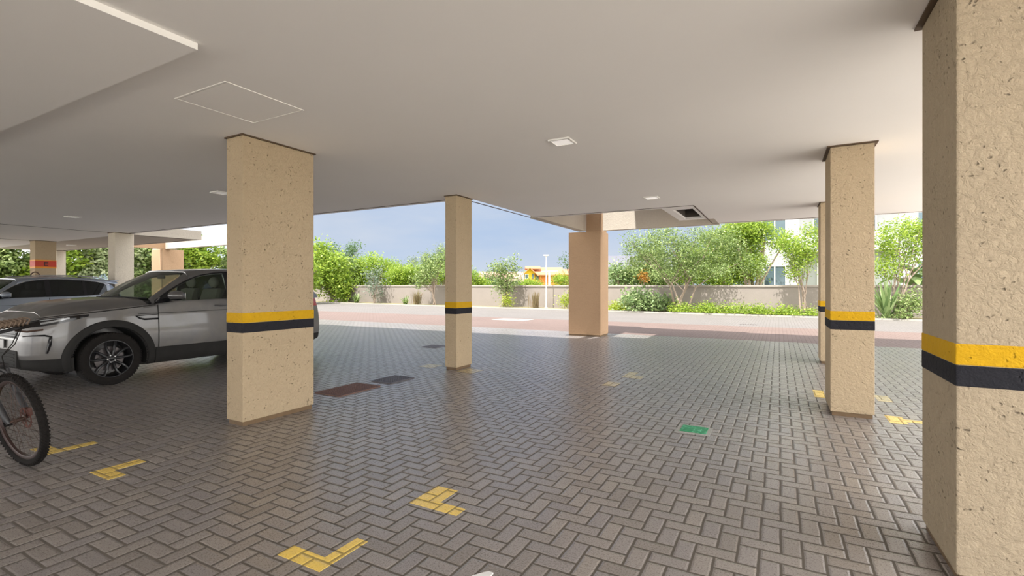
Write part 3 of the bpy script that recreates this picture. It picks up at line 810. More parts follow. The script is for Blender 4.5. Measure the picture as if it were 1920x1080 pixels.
        b = BM(); side_patch(b, .0, .46, lambda s: interp(ZB, s) + .03, lambda s: .44 - .0 * s, .010, sg, 14, 6, thick=.03); P('bumper_skirt', b, M['clad'])
        # tail lamp
        b = BM(); side_patch(b, 4.22, 4.59, lambda s: 1.0, lambda s: ztop(s) - .03, .006, sg, 14, 5, thick=.02); P('tail_light', b, M['red_lens'])
        b = BM(); side_patch(b, 4.1, 4.6, lambda s: interp(ZB, s) + .03, lambda s: .44, .010, sg, 14, 5, thick=.03); P('rear_bumper_skirt', b, M['clad'])
        # greenhouse side
        def G(s, z, off=0): return Vector((sg * (xg(z, s) + off), s, z))
        def gp(bm, s0, s1, lo, hi, off, ns=14, nz=6, th=.006):
            rws = []
            for i in range(ns + 1):
                s = s0 + (s1 - s0) * i / ns; a, c_ = lo(s), hi(s)
                rws.append([G(s, a + (c_ - a) * j / nz, off) for j in range(nz + 1)])
            solid_grid(bm, rws, (-sg * th, 0, 0))
        bl = lambda s: sinterp(BELT, s); wn_ = lambda s: sinterp(WIN, s)
        b = BM(); gp(b, 1.60, 2.60, lambda s: bl(s) - .02, lambda s: wn_(s), 0, 24, 8); P('side_window', b, M[glass_side])
        b = BM(); gp(b, 2.70, 3.50, lambda s: bl(s) - .02, lambda s: wn_(s), 0, 16, 8); P('side_window', b, M['dark_glass'])
        b = BM(); gp(b, 3.56, 4.18, lambda s: bl(s) - .02, lambda s: wn_(s), 0, 14, 8); P('quarter_window', b, M['dark_glass'])
        b = BM(); gp(b, 2.585, 2.715, lambda s: bl(s) - .03, lambda s: wn_(s) + .005, .004, 4, 6, .03); P('door_pillar', b, M['gloss_black'])
        b = BM(); gp(b, 3.49, 3.57, lambda s: bl(s) - .03, lambda s: wn_(s) + .005, .004, 4, 6, .03); P('door_pillar', b, M['gloss_black'])
        b = BM(); gp(b, 1.445, 1.66, lambda s: bl(s) - .04, lambda s: wn_(s), .006, 8, 4, .03); P('mirror_base', b, M['gloss_black'])
        b = BM(); tube(b, [G(1.46 + (4.2 - 1.46) * i / 50, wn_(1.46 + (4.2 - 1.46) * i / 50), .004) for i in range(51)], .011, 6)
        tube(b, [G(1.46 + (4.2 - 1.46) * i / 50, bl(1.46 + (4.2 - 1.46) * i / 50) - .012, .006) for i in range(51)], .010, 6); P('window_seal', b, M['chrome'] if chrome_line else M['gloss_black'])
        # pillar and roof side
        b = BM(); rws = []
        for i in range(19):      # screen pillar
            t = i / 18; sw = 1.45 + (2.04 - 1.45) * t
            a = G(sw, wn_(sw), .004)
            v = Vector((sg * (.715 - .115 * t), 1.43 + .57 * t, 1.205 + .405 * t))
            if t < .12: a = Vector((sg * .875, sw - .04 * (1 - t / .12), 1.13 + (wn_(sw) - 1.13) * (t / .12)))
            m_ = (a + v) / 2 + Vector((sg * .012, -.012, .016)); rws.append([a, (a * .75 + v * .25) + Vector((sg * .010, -.006, .012)), m_, (a * .25 + v * .75) + Vector((sg * .006, -.010, .012)), v])
        solid_grid(b, rws, (-sg * .02, .01, -.025)); P('screen_pillar', b, paint)
        b = BM()
        rws = []
        for i in range(11):
            z = 1.16 + (1.63 - 1.16) * i / 10; yb = 4.50 - .30 * max(0, (z - 1.2)) / .43
            y0 = 4.12 if z < 1.5 else 4.12 - .3 * (z - 1.5) / .13
            row = []
            for j in range(9):
                y = y0 + (yb - y0) * j / 8; row.append(Vector((sg * (xg(z, y) + .004 - (.05 * (j / 8) ** 3)), y, z)))
            rws.append(row)
        solid_grid(b, rws, (-sg * .03, 0, 0)); P('rear_pillar', b, paint)
        # mirror
        b = BM(); vs = ellipsoid(b, (sg * 1.045, 1.67, 1.25), (.13, .115, .078), 24, 14)
        for v in vs:
            if v.co.y > 1.74: v.co.y = 1.74
            if v.co.z < 1.20: v.co.z = 1.20 + (v.co.z - 1.20) * .4
        mo = P('mirror', b, paint)
        b = BM(); ellipsoid(b, (sg * 1.03, 1.665, 1.188), (.115, .075, .022), 20, 8); box(b, min(sg * .86, sg * .98), max(sg * .86, sg * .98), 1.61, 1.69, 1.165, 1.195, .008); P('mirror_foot', b, M['gloss_black'], mo)
        b = BM(); box(b, sg * 1.045 - .10, sg * 1.045 + .10, 1.740, 1.746, 1.20, 1.30, .004); P('mirror_glass', b, M['chrome'], mo)
        if rails:
            b = BM(); tube(b, [(sg * .63, 2.2 + 1.9 * i / 20, sinterp(ZR, 2.2 + 1.9 * i / 20) + .005 + .02 * math.sin(PI * i / 20) ** .3) for i in range(21)], .014, 8); P('roof_rail', b, M['chrome'])
    # roof
    b = BM(); rws = []
    for i in range(33):
        s = 2.0 + (4.45 - 2.0) * i / 32; zr = sinterp(ZR, s); row = []
        k = math.exp(-((s - 2.0) / .25) ** 2)
        wz = sinterp(WIN, min(s, 4.2)) if s < 4.2 else sinterp(WIN, 4.2) + (s - 4.2) * .2; wx = xg(wz, s) + .004
        if s > 3.9: wz = max(wz, zr - .09)
        half = [(wx, s, wz), (wx - .012, s, wz + (zr - .035 - wz) * .45), (.632, s, zr - .032), (.58, s, zr - .018)]
        for f in (.85, .65, .45, .22): half.append((.58 * f, s - .13 * k * (1 - f * f), zr - .018 * f ** 2 - .0))
        row = [Vector(p) for p in half] + [Vector((0, s - .13 * k, zr))] + [Vector((-p[0], p[1], p[2])) for p in reversed(half)]
        rws.append(row)
    solid_grid(b, rws, (0, 0, -.02)); P('roof', b, rooft or paint)
    b = BM(); rws = []
    for i in range(13):
        t = i / 12; row = []
        for j in range(25):
            f = -1 + 2 * j / 24
            a = Vector((.715 * f, 1.15 + .28 * f * f, 1.228 - .022 * f * f)); c_ = Vector((.60 * f, 1.865 + .13 * f * f, 1.640 - .028 * f * f))
            p = a.lerp(c_, t) + Vector((0, -.02, .02)) * math.sin(PI * t); row.append(p)
        rws.append(row)
    solid_grid(b, rws, (0, .004, -.004)); P('windscreen', b, M['screen'])
    b = BM(); tube(b, [(.71 * (-1 + 2 * j / 24), 1.13 + .28 * (-1 + 2 * j / 24) ** 2, 1.232 - .02 * (-1 + 2 * j / 24) ** 2) for j in range(25)], .014, 6); P('cowl', b, M['cabin'])
    # rear screen and spoiler
    b = BM(); rws = []
    for i in range(9):
        t = i / 8; rws.append([Vector(((.70 - .08 * t) * (-1 + 2 * j / 16), 4.49 - .25 * t - .05 * (-1 + 2 * j / 16) ** 2, 1.20 + .40 * t)) for j in range(17)])
    solid_grid(b, rws, (0, -.006, 0)); P('rear_window', b, M['dark_glass'])
    b = BM(); box(b, -.60, .60, 4.28, 4.52, 1.605, 1.635, .012); P('spoiler', b, paint)
    # front face
    yf = warp(0, .78)
    b = BM(); box(b, -.56, .56, yf - .012, yf + .05, .70, .87, .015)
    for k in range(5): box(b, -.54, .54, yf - .02, yf - .01, .715 + k * .032, .725 + k * .032)
    P('grille', b, M['gloss_black'])
    b = BM(); box(b, -.60, .60, -.012, .05, .34, .56, .02)
    for k in range(4): box(b, -.55, .55, -.02, -.008, .37 + k * .045, .38 + k * .045)
    P('lower_intake', b, M['clad'])
    b = BM(); box(b, -.20, .20, -.026, -.014, .575, .690, .004); P('number_plate', b, M['plate'])
    b = BM(); box(b, -.22, .22, 4.598, 4.612, .72, .84, .004); P('number_plate', b, M['plate'])
    # interior
    if interior:
        b = BM(); box(b, -.78, .78, 1.30, 1.75, 1.0, 1.175, .05); P('dashboard', b, M['cabin'])
        for sx in (-.36, .36):
            b = BM(); vs = box(b, sx - .24, sx + .24, 2.42, 2.56, .9, 1.36, .06)
            for v in b.verts: v.co.y += (v.co.z - .9) * .28
            st = P('seat_back', b, M['seat'])
            b = BM(); vs = ellipsoid(b, (sx, 2.62, 1.465), (.135, .055, .095), 18, 10); tube(b, [(sx - .05, 2.61, 1.34), (sx - .05, 2.62, 1.42)], .006, 6); tube(b, [(sx + .05, 2.61, 1.34), (sx + .05, 2.62, 1.42)], .006, 6); P('headrest', b, M['seat'], st)
        b = BM(); box(b, -.66, .66, 3.45, 3.60, .9, 1.33, .05); P('rear_seat', b, M['seat'])
        b = BM(); c0 = Vector((.36, 1.93, 1.16)); ax = Vector((0, .88, .47)).normalized(); u_ = Vector((1, 0, 0)); v_ = ax.cross(u_)
        tube(b, [c0 + (u_ * math.cos(t) + v_ * math.sin(t)) * .185 for t in np.linspace(0, 2 * PI, 28, endpoint=False)], .014, 8, closed=True)
        tube(b, [c0 - u_ * .18, c0, c0 + u_ * .18], .012, 6); tube(b, [c0, c0 - v_ * .17], .012, 6); P('steering_wheel', b, M['cabin'])
        b = BM(); box(b, -.11, .11, 1.94, 1.965, 1.52, 1.585, .01); P('inside_mirror', b, M['cabin'])
    # wheels
    wm = wheel_meshes(spokes)
    meshes = {}
    MT = {'tyre': M['tyre'], 'rim': M['rim'], 'lug_nut': M['chrome'], 'brake_disc': M['disc']}
    for nm, bm_ in wm.items():
        me = bpy.data.meshes.new(nm); bmesh.ops.recalc_face_normals(bm_, faces=bm_.faces); bm_.to_mesh(me); bm_.free(); me.materials.append(MT[nm])
        me.polygons.foreach_set('use_smooth', [True] * len(me.polygons)); me.set_sharp_from_angle(angle=math.radians(35)); meshes[nm] = me
    for c in (.88, 3.62):
        for sg in (-1, 1):
            ty = bpy.data.objects.new('tyre', meshes['tyre']); COL.objects.link(ty); ty.parent = r
            ty.location = (sg * .835, c * ky, .37); ty.rotation_euler = (0.35, 0, 0 if sg > 0 else PI)
            for nm in ('rim', 'brake_disc'):
                o_ = bpy.data.objects.new(nm, meshes[nm]); COL.objects.link(o_); o_.parent = ty
            for k in range(5):
                a = 2 * PI * k / 5 + .3
                o_ = bpy.data.objects.new('lug_nut', meshes['lug_nut']); COL.objects.link(o_); o_.parent = ty; o_.location = (0, .048 * math.cos(a), .048 * math.sin(a))
    return r

def car_paint(name, col, dust=0.25, rough=0.33):
    m, g, b = new_mat(name, col, rough, 0.45, 0.5, coat=0.6)
    pos = g.n('ShaderNodeTexCoord').outputs['Object']
    f = g.maprange(g.noise(pos, 2.3, 5), 0.4, 0.7, 0, dust)
    s_ = g.n('ShaderNodeNewGeometry').outputs['Normal']; sp_ = g.n('ShaderNodeSeparateXYZ'); g.l(s_, sp_.inputs[0])
    c = g.mix(f, col, (0.30, 0.27, 0.23)); g.l(c, b.inputs['Base Color'])
    g.l(g.math('ADD', g.math('MULTIPLY', f, 0.8), rough), b.inputs['Roughness'])
    return m
car('suv_car', 'grey SUV with black cladding and black alloys parked behind the big left pillar', 'car', (-9.20, 2.42, 0), car_paint('grey_metallic', (0.125, 0.122, 0.122), 0.35))
car('estate_car', 'bluish silver car with chrome window line and roof rails parked beyond the grey SUV', 'car', (-16.45, 2.78, 0), car_paint('silver_blue_metallic', (0.26, 0.29, 0.34), 0.15), ky=.82, kz=.955, glass_side='dark_glass', rails=True, chrome_line=True)
car('hatchback_car', 'dark car of which only the roof shows, farthest at the left edge', 'car', (-20.45, 1.55, 0), car_paint('dark_metallic', (0.08, 0.09, 0.10), 0.1), ky=.82, kz=.95, glass_side='dark_glass')

# ------------------------------------------------------------------ bicycle
def bicycle():
    r = empty('bicycle', 'muddy mountain bicycle at the left edge with its knobbly front wheel in view', 'bicycle', (-5.15, 1.512, 0), (0.148, 0, 0.108))
    R = .37
    mud = simple('muddy_alloy', (0.07, 0.04, 0.03), 0.5, metal=0.3, var=0.5, scale=25)
    frame_m = simple('dark_red_frame', (0.09, 0.03, 0.025), 0.35, var=0.3)
    forkm = simple('grey_fork', (0.035, 0.034, 0.036), 0.4, metal=0.2)
    tyre_m = simple('muddy_tyre', (0.014, 0.012, 0.011), 0.9, spec=0.15, var=0.5, scale=40)
    def wheel(cx, full):
        b = BM(); w_ = .027
        lathe(b, [(w_ * math.cos(t), R - w_ - .004 + w_ * math.sin(t)) for t in np.linspace(0, 2 * PI, 14, endpoint=False)], 'Y', 72, closed=True)
        N = 76
        for k in range(N):
            t = 2 * PI * k / N
            mt = Matrix.Rotation(t, 4, 'Y')
            for yy, zz, tl in ((-.021, R - .018, .5), (.021, R - .018, -.5)):
                box(b, -.006, .006, yy - .006, yy + .006, zz - .004, zz + .010, mat=mt)
            mt2 = Matrix.Rotation(t + PI / N, 4, 'Y')
            box(b, -.005, .005, -.012, -.002, R - .006, R + .002, mat=mt2); box(b, -.005, .005, .002, .012, R - .006, R + .002, mat=mt)
        ty = build('tyre', b, tyre_m, r, True); ty.location = (cx, 0, R)
        b = BM(); lathe(b, [(-.013, R - .052), (.013, R - .052), (.014, R - .062), (.008, R - .078), (-.008, R - .078), (-.014, R - .062)], 'Y', 72, closed=True)
        ri = build('rim', b, simple('dark_rim', (0.045, 0.025, 0.022), 0.35, metal=0.3), r, True); ri.location = (cx, 0, R)
        b = BM(); lathe(b, [(-.055, .009), (-.035, .011), (-.033, .028), (-.028, .028), (-.024, .016), (.024, .016), (.028, .028), (.033, .028), (.035, .011), (.055, .009)], 'Y', 20)
        hb = build('hub', b, mud, r, True); hb.location = (cx, 0, R)
        # one spoke mesh per side and lean, copied round the wheel
        protos = []
        for sd in (-1, 1):
            for ln in (-1, 1):
                a0 = ln * 1.2
                b = BM(); tube(b, [(.024 * math.sin(a0), sd * .031, .024 * math.cos(a0)), (0, sd * .003, R - .07)], .0013, 4)
                me = bpy.data.meshes.new('spoke'); b.to_mesh(me); b.free(); me.materials.append(mud); protos.append(me)
        for k in range(32):
            o_ = bpy.data.objects.new('spoke', protos[k % 4]); COL.objects.link(o_); o_.parent = ri; o_.rotation_euler = (0, 2 * PI * k / 32, 0)
        b = BM(); lathe(b, [(.040, .080), (.042, .080), (.042, .064), (.040, .064)], 'Y', 36, closed=True)
        for k in range(6): 
            a = 2 * PI * k / 6; tube(b, [(.02 * math.cos(a), .041, .02 * math.sin(a)), (.07 * math.cos(a + .5), .041, .07 * math.sin(a + .5))], .004, 4)
        for k in range(18):
            a = 2 * PI * k / 18; box(b, .078 , .084, .040, .042, -.006, .006, mat=Matrix.Rotation(a, 4, 'Y'))
        ro = build('brake_rotor', b, simple('rusty_rotor', (0.16, 0.06, 0.045), 0.4, metal=0.6), r, True); ro.location = (cx, 0, R)
    wheel(0, True); wheel(-1.12, False)
    ax = Vector((-.375, 0, .927)); hub = Vector((0, 0, R)); crown = Vector((-.045, 0, R)) + ax * .42
    b = BM()
    for sd in (-1, 1):
        tube(b, [hub + Vector((-.005, sd * .058, -.01)), hub + Vector((-.02, sd * .064, .03)), Vector((-.05, sd * .064, R)) + ax * .20], [.016, .021, .022], 10)
        tube(b, [Vector((-.05, sd * .064, R)) + ax * .19, Vector((-.045, sd * .062, R)) + ax * .42], [.0155, .0155], 10)
    tube(b, [crown + Vector((0, -.07, 0)), crown + Vector((0, -.035, .022)), crown + Vector((0, .035, .022)), crown + Vector((0, .07, 0))], .022, 8)
    arch = [Vector((-.05, .062 * math.cos(t), R)) + ax * (.25 + .17 * math.sin(t)) + Vector((.035 * math.sin(t), 0, 0)) for t in np.linspace(0, PI, 11)]
    tube(b, arch, .012, 6)
    tube(b, [crown, crown + ax * .20], .018, 10)
    build('fork', b, forkm, r, True)
    b = BM(); box(b, -.045, .035, .045, .075, R + .01, R + .075, .008); build('brake_caliper', b, simple('rusty_caliper', (0.10, 0.035, 0.025), 0.5, var=0.4), r)
    # handlebar
    top = crown + ax * .25; bc = top + Vector((.06, 0, .035))
    b = BM(); tube(b, [top - ax * .03, top + ax * .02, bc], [.022, .022, .018], 10); build('stem', b, forkm, r, True)
    b = BM(); tube(b, [bc + Vector((-.06, -.34, .015)), bc + Vector((-.02, -.15, .01)), bc, bc + Vector((-.02, .15, .01)), bc + Vector((-.06, .34, .015))], .0135, 10); hbr = build('handlebar', b, forkm, r, True)
    for sd in (-1, 1):
        b = BM(); tube(b, [bc + Vector((-.035, sd * .21, .012)), bc + Vector((-.062, sd * .35, .016))], .018, 12); build('grip', b, M['tyre'], hbr, True)
        b = BM(); tube(b, [bc + Vector((.00, sd * .17, .0)), bc + Vector((.05, sd * .22, -.02)), bc + Vector((.03, sd * .33, -.03))], .008, 6); build('brake_lever', b, mud, hbr, True)
    for sd, k in ((-1, .9), (1, 1.0), (1, .75)):
        b = BM(); p0 = bc + Vector((.02, sd * .17, 0)); 
        tube(b, [p0, p0 + Vector((.13 * k, -sd * .02, .02)), p0 + Vector((.17 * k, -sd * .09, -.08)), crown + Vector((.06, sd * .03, .10)), crown + Vector((.01, sd * .05, -.05))], .0035, 6); build('cable', b, M['tyre'], r, True)
    # wrapped bag / tangled straps on the bars
    b = BM(); ellipsoid(b, bc + Vector((.02, .12, .065)), (.055, .13, .026), 20, 10)
    for k in range(9):
        yy = .01 + k * .028; tube(b, [bc + Vector((.02 + .060 * math.cos(t), yy + .01 * math.sin(3 * t), .065 + .032 * math.sin(t))) for t in np.linspace(0, 2 * PI, 12, endpoint=False)], .006, 5, closed=True)
    build('bar_bag', b, simple('brown_wicker', (0.17, 0.12, 0.085), 0.8, var=0.6, scale=60), r, True)
    # frame
    ht = crown + ax * .05; hb2 = crown + ax * .16; bb = Vector((-.70, 0, .33)); st = Vector((-.87, 0, .80)); rr_ = Vector((-1.12, 0, R))
    b = BM(); tube(b, [ht, hb2], .026, 10); tube(b, [hb2 - ax * .02, st], .019, 10); tube(b, [ht + ax * .02, bb], .024, 10); tube(b, [bb, st], .018, 10)
    for sd in (-1, 1): tube(b, [bb + Vector((0, sd * .03, 0)), rr_ + Vector((0, sd * .065, 0))], .011, 8); tube(b, [st + Vector((.01, sd * .015, -.03)), rr_ + Vector((0, sd * .065, 0))], .009, 8)
    build('frame', b, frame_m, r, True)
    b = BM(); tube(b, [st - Vector((-.03, 0, .1)), st + Vector((-.05, 0, .13))], .013, 8); build('seat_post', b, forkm, r, True)
    b = BM(); vs = ellipsoid(b, st + Vector((-.06, 0, .16)), (.14, .07, .03), 20, 10)
    for v in vs:
        t = (v.co.x - (st.x - .06)) / .14
        if t > 0: v.co.y *= 1 - .65 * t
    build('saddle', b, M['tyre'], r, True)
    b = BM(); lathe(b, [(-.052, .085), (-.047, .085), (-.047, .07), (-.052, .07)], 'Y', 30, center=bb, closed=True); tube(b, [bb - Vector((0, .06, 0)), bb + Vector((0, .06, 0))], .014, 8)
    tube(b, [bb + Vector((0, .06, 0)), bb + Vector((.12, .075, -.12))], .011, 8); tube(b, [bb - Vector((0, .06, 0)), bb + Vector((-.12, -.075, .12))], .011, 8)
    build('crankset', b, mud, r, True)
    for sd in (-1, 1):
        b = BM(); c_ = bb + Vector((sd * .12, sd * .13, -sd * .12)); box(b, c_.x - .045, c_.x + .045, c_.y - .05, c_.y + .05, c_.z - .012, c_.z + .012, .005); build('pedal', b, M['tyre'], r)
bicycle()

# ------------------------------------------------------------------ plants
rng = np.random.default_rng(11)
LEAF = {
 'bright': leaf_mat('bright_leaves', [(0.15, 0.27, 0.03), (0.36, 0.52, 0.05), (0.54, 0.66, 0.10), (0.22, 0.36, 0.05)]),
 'mid': leaf_mat('mid_green_leaves', [(0.09, 0.17, 0.035), (0.26, 0.36, 0.10), (0.44, 0.53, 0.20), (0.18, 0.28, 0.07)], 0.3),
 'dark': leaf_mat('dark_green_leaves', [(0.07, 0.14, 0.05), (0.15, 0.25, 0.10), (0.22, 0.32, 0.13)]),
 'pale': leaf_mat('pale_leaves', [(0.30, 0.38, 0.16), (0.50, 0.58, 0.30), (0.65, 0.70, 0.42), (0.20, 0.28, 0.09)]),
 'grey': leaf_mat('grey_green_leaves', [(0.18, 0.24, 0.18), (0.32, 0.38, 0.28), (0.24, 0.30, 0.20)]),
 'lime': leaf_mat('lime_leaves', [(0.42, 0.52, 0.05), (0.60, 0.68, 0.10), (0.34, 0.46, 0.05)]),
 'dry': leaf_mat('dry_leaves', [(0.42, 0.33, 0.20), (0.36, 0.26, 0.14), (0.30, 0.30, 0.12)]),
 'strap': leaf_mat('strap_leaves', [(0.16, 0.27, 0.09), (0.30, 0.42, 0.15), (0.48, 0.58, 0.28)], 0.25),
 'orange': leaf_mat('orange_leaves', [(0.55, 0.20, 0.03), (0.60, 0.32, 0.06)]),
}
BARK = simple('brown_bark', (0.30, 0.23, 0.17), 0.9, var=0.3, scale=12)
BARKP = simple('pale_bark', (0.27, 0.21, 0.16), 0.9, var=0.3, scale=12)
def leaf_mesh(name, C, L, W, m, parent, up_bias=0.5, droop=0.0):
    n = len(C)
    a = rng.normal(size=(n, 3)); a[:, 2] = a[:, 2] * .6 - droop; a /= np.linalg.norm(a, axis=1)[:, None]
    nn = rng.normal(size=(n, 3)); nn[:, 2] += up_bias * 2; b_ = np.cross(nn, a); b_ /= np.linalg.norm(b_, axis=1)[:, None] + 1e-9
    nv = np.cross(a, b_)
    s = rng.uniform(.65, 1.25, (n, 1)); L_ = L * s; W_ = W * s
    V = np.stack([C - a * L_ / 2, C + b_ * W_ / 2 + nv * W_ * .15, C + a * L_ / 2 , C - b_ * W_ / 2 + nv * W_ * .15], 1).reshape(-1, 3)
    me = bpy.data.meshes.new(name); me.vertices.add(4 * n); me.vertices.foreach_set('co', V.ravel().astype(np.float32))
    me.loops.add(4 * n); me.loops.foreach_set('vertex_index', np.arange(4 * n, dtype=np.int32))
    me.polygons.add(n); me.polygons.foreach_set('loop_start', np.arange(0, 4 * n, 4, dtype=np.int32))
    try: me.polygons.foreach_set('loop_total', np.full(n, 4, dtype=np.int32))
    except Exception: pass
    me.update(); me.validate()
    return link(name, me, m, parent)
def blob_points(blobs, n, clumps, sig, zmin=0.05):
    vol = np.array([b[3] * b[4] * b[5] for b in blobs]) ** .8; vol /= vol.sum()
    cs = []
    for b, v in zip(blobs, vol):
        k = max(2, int(clumps * v)); d = rng.normal(size=(k, 3)); d /= np.linalg.norm(d, axis=1)[:, None]
        rr = rng.uniform(0, 1, (k, 1)) ** .45; cs.append(np.array(b[:3]) + d * rr * np.array(b[3:6]))
    cs = np.concatenate(cs); idx = rng.integers(0, len(cs), n)
    P = cs[idx] + rng.normal(size=(n, 3)) * sig
    P[:, 2] = np.maximum(P[:, 2], zmin + rng.uniform(0, .05, n)); return P, cs
def plant(name, label, cat, base, blobs, n, L, W, m, clumps=60, sig=.12, stems=6, sr=.03, bark=None, group=None, up_bias=.5, trunk_h=.3, droop=0, spread=.15, foliage_name='foliage'):
    """base: foot of the plant; blobs are relative to it"""
    r = empty(name, label, cat, (base[0], base[1], base[2] if len(base) > 2 else 0.05), group=group)
    P, cs = blob_points(blobs, n, clumps, sig)
    offw = base[1] + P[:, 1] + 0.08 * (base[0] + P[:, 0]); off0 = base[1] + 0.08 * base[0]; zb = base[2] if len(base) > 2 else 0.05
    if 20 < off0 < 26.75:
        bad = (offw > 26.58) & (P[:, 2] + zb < 1.55); P[bad, 1] -= (offw[bad] - 26.58) + rng.uniform(0, .5, bad.sum())
    elif 26.75 <= off0 < 34:
        bad = (offw < 27.12) & (P[:, 2] + zb < 1.55); P[bad, 1] += (27.12 - offw[bad]) + rng.uniform(0, .5, bad.sum())
    leaf_mesh(foliage_name, P, L, W, m, r, up_bias, droop)
    if stems:
        b = BM(); pick = cs[rng.choice(len(cs), size=min(stems * 3, len(cs)), replace=False)]
        for i in range(stems):
            tgt = Vector(pick[i]); f0 = Vector((rng.normal() * spread * .4, rng.normal() * spread * .4, 0)); fork = Vector((tgt.x * .25 + rng.normal() * .04, tgt.y * .25 + rng.normal() * .04, trunk_h + tgt.z * .25))
            mid = fork.lerp(tgt, .5) + Vector((rng.normal() * .06, rng.normal() * .06, .05)) * (tgt.length * .5)
            tube(b, [f0, fork * .5 + f0 * .5, fork, mid, tgt], [sr, sr * .85, sr * .65, sr * .4, sr * .18], 6)
            for q in range(2):
                t2 = Vector(pick[(i + stems * (q + 1)) % len(pick)])
                if (t2 - fork).length < 1.8 * (tgt.length + .3): tube(b, [fork, fork.lerp(t2, .55) + Vector((0, 0, .08)), t2], [sr * .5, sr * .3, sr * .12], 5)
        build('stems', b, bark or BARK, r, True)
    return r
def pxplant(name, label, cat, u, off, pb, n, leafpx, m, zoff=0.05, depthf=0.8, **k):
    """blobs given as seen in the photo: (u, v, half width, half height) at the plant's own distance"""
    X, Y = street(u, off); d = -X * math.sin(YAW) + Y * math.cos(YAW); s = d / F_PX
    rt = Vector((math.cos(YAW), math.sin(YAW))); fw = Vector((-math.sin(YAW), math.cos(YAW)))
    bl = []
    for b_ in pb:
        bu, bv, ru, rv = b_[:4]; dd = b_[4] if len(b_) > 4 else 0
        p = rt * ((bu - u) * s) + fw * dd
        bl.append((p.x, p.y, (536 - bv) * s + EYE - zoff, ru * s * .9, ru * s * depthf, rv * s))
    return plant(name, label, cat, (X, Y, zoff), bl, n, leafpx * s, leafpx * s * .5, m, sig=leafpx * s * 1.4, **k)

def blades(name, label, cat, base, n, L, W, m, arch=.5, spread=.08, lean=.9, group=None, part='blade', stiff=False):
    r = empty(name, label, cat, base, group=group)
    b = BM()
    for i in range(n):
        a = rng.uniform(0, 2 * PI); l = L * rng.uniform(.6, 1.1); ln = lean * rng.uniform(.15, 1.0); p0 = Vector((rng.normal() * spread, rng.normal() * spread, 0)); dr = Vector((math.cos(a), math.sin(a), 0)); tn = Vector((-math.sin(a), math.cos(a), 0))
        prev = None
        for q in range(5):
            f = q / 4; th = ln * (1 if stiff else (.4 + arch * f)); p = p0 + dr * (l * f * math.sin(min(1.5, th))) + Vector((0, 0, l * f * math.cos(min(1.7, th)))); 
            p.z = max(p.z, .01); wd = W * (1 - f) ** .6 * (.6 + .8 * min(f * 3, 1)) * .5 + .001
            cur = (b.verts.new(p - tn * wd), b.verts.new(p + tn * wd))
            if prev: b.faces.new((prev[0], prev[1], cur[1], cur[0]))
            prev = cur
    me = bpy.data.meshes.new('leaves'); b.to_mesh(me); b.free(); link('leaves', me, m, r)
    return r

# --- planting strip in front of the boundary wall (left to right)
pxplant('shrub', 'large light green shrub at the left end of the boundary wall', 'shrub', 625, 25.7, [(625, 515, 34, 44), (600, 500, 26, 44), (648, 545, 18, 24)], 12000, 5.5, LEAF['bright'], clumps=150, stems=9, sr=.05, bark=BARKP)
plant_x = pxplant('sparse_shrub', 'thin sparse shrub with bare twigs before the wall, left of the slim pillar', 'shrub', 702, 25.8, [(702, 520, 26, 26), (703, 545, 20, 16)], 900, 4.0, LEAF['grey'], clumps=90, stems=12, sr=.022, bark=BARKP, group=None)
blades('fern_clump', 'low spreading fern at the foot of the big light green shrub', 'fern', (*street(668, 25.7), .05), 50, .95, .07, LEAF['mid'], arch=.8, lean=1.2)
blades('grass_tuft', 'brownish tall grass tuft left of the slim corner pillar', 'grass', (*street(782, 25.8), .05), 130, 1.05, .035, LEAF['dry'], arch=.4, spread=.12, lean=.7)
blades('fern_clump', 'small low fern beside the brownish grass tuft', 'fern', (*street(760, 25.7), .05), 34, .75, .07, LEAF['mid'], arch=.9, lean=1.25)
pxplant('small_tree', 'small multi-stemmed tree just left of the slim corner pillar', 'tree', 815, 25.8, [(812, 500, 34, 26), (795, 520, 26, 18), (835, 480, 18, 18)], 3200, 4.2, LEAF['mid'], clumps=120, stems=9, sr=.035, bark=BARKP, trunk_h=.5)
pxplant('tall_shrub', 'leafy upright shrub in the gap right of the slim corner pillar', 'shrub', 946, 25.7, [(946, 530, 26, 22), (940, 505, 22, 16), (962, 500, 12, 16), (965, 487, 5, 6), (925, 497, 6, 8)], 2600, 4.2, LEAF['mid'], clumps=120, stems=10, sr=.03, bark=BARKP)
pxplant('low_shrub', 'small yellow-green shrub growing under the leafy upright shrub', 'shrub', 951, 25.5, [(951, 564, 10, 9)], 500, 3.6, LEAF['lime'], clumps=25, stems=3, sr=.012)
blades('grass_tuft', 'upright grass tuft left of the lamp post', 'grass', (*street(1004, 25.8), .05), 110, .98, .035, LEAF['dry'], arch=.25, spread=.10, lean=.5)
pxplant('low_shrub', 'yellow-green shrub at the left foot of the terracotta pillar', 'shrub', 1062, 25.5, [(1060, 566, 12, 10), (1070, 560, 10, 12)], 900, 3.6, LEAF['lime'], clumps=35, stems=4, sr=.012)
pxplant('slim_tree', 'thin young tree poking out left of the terracotta pillar', 'tree', 1072, 25.9, [(1056, 488, 8, 7), (1066, 500, 8, 8), (1075, 490, 10, 14)], 420, 4.0, LEAF['dark'], clumps=40, stems=5, sr=.03, bark=BARK, trunk_h=.8)
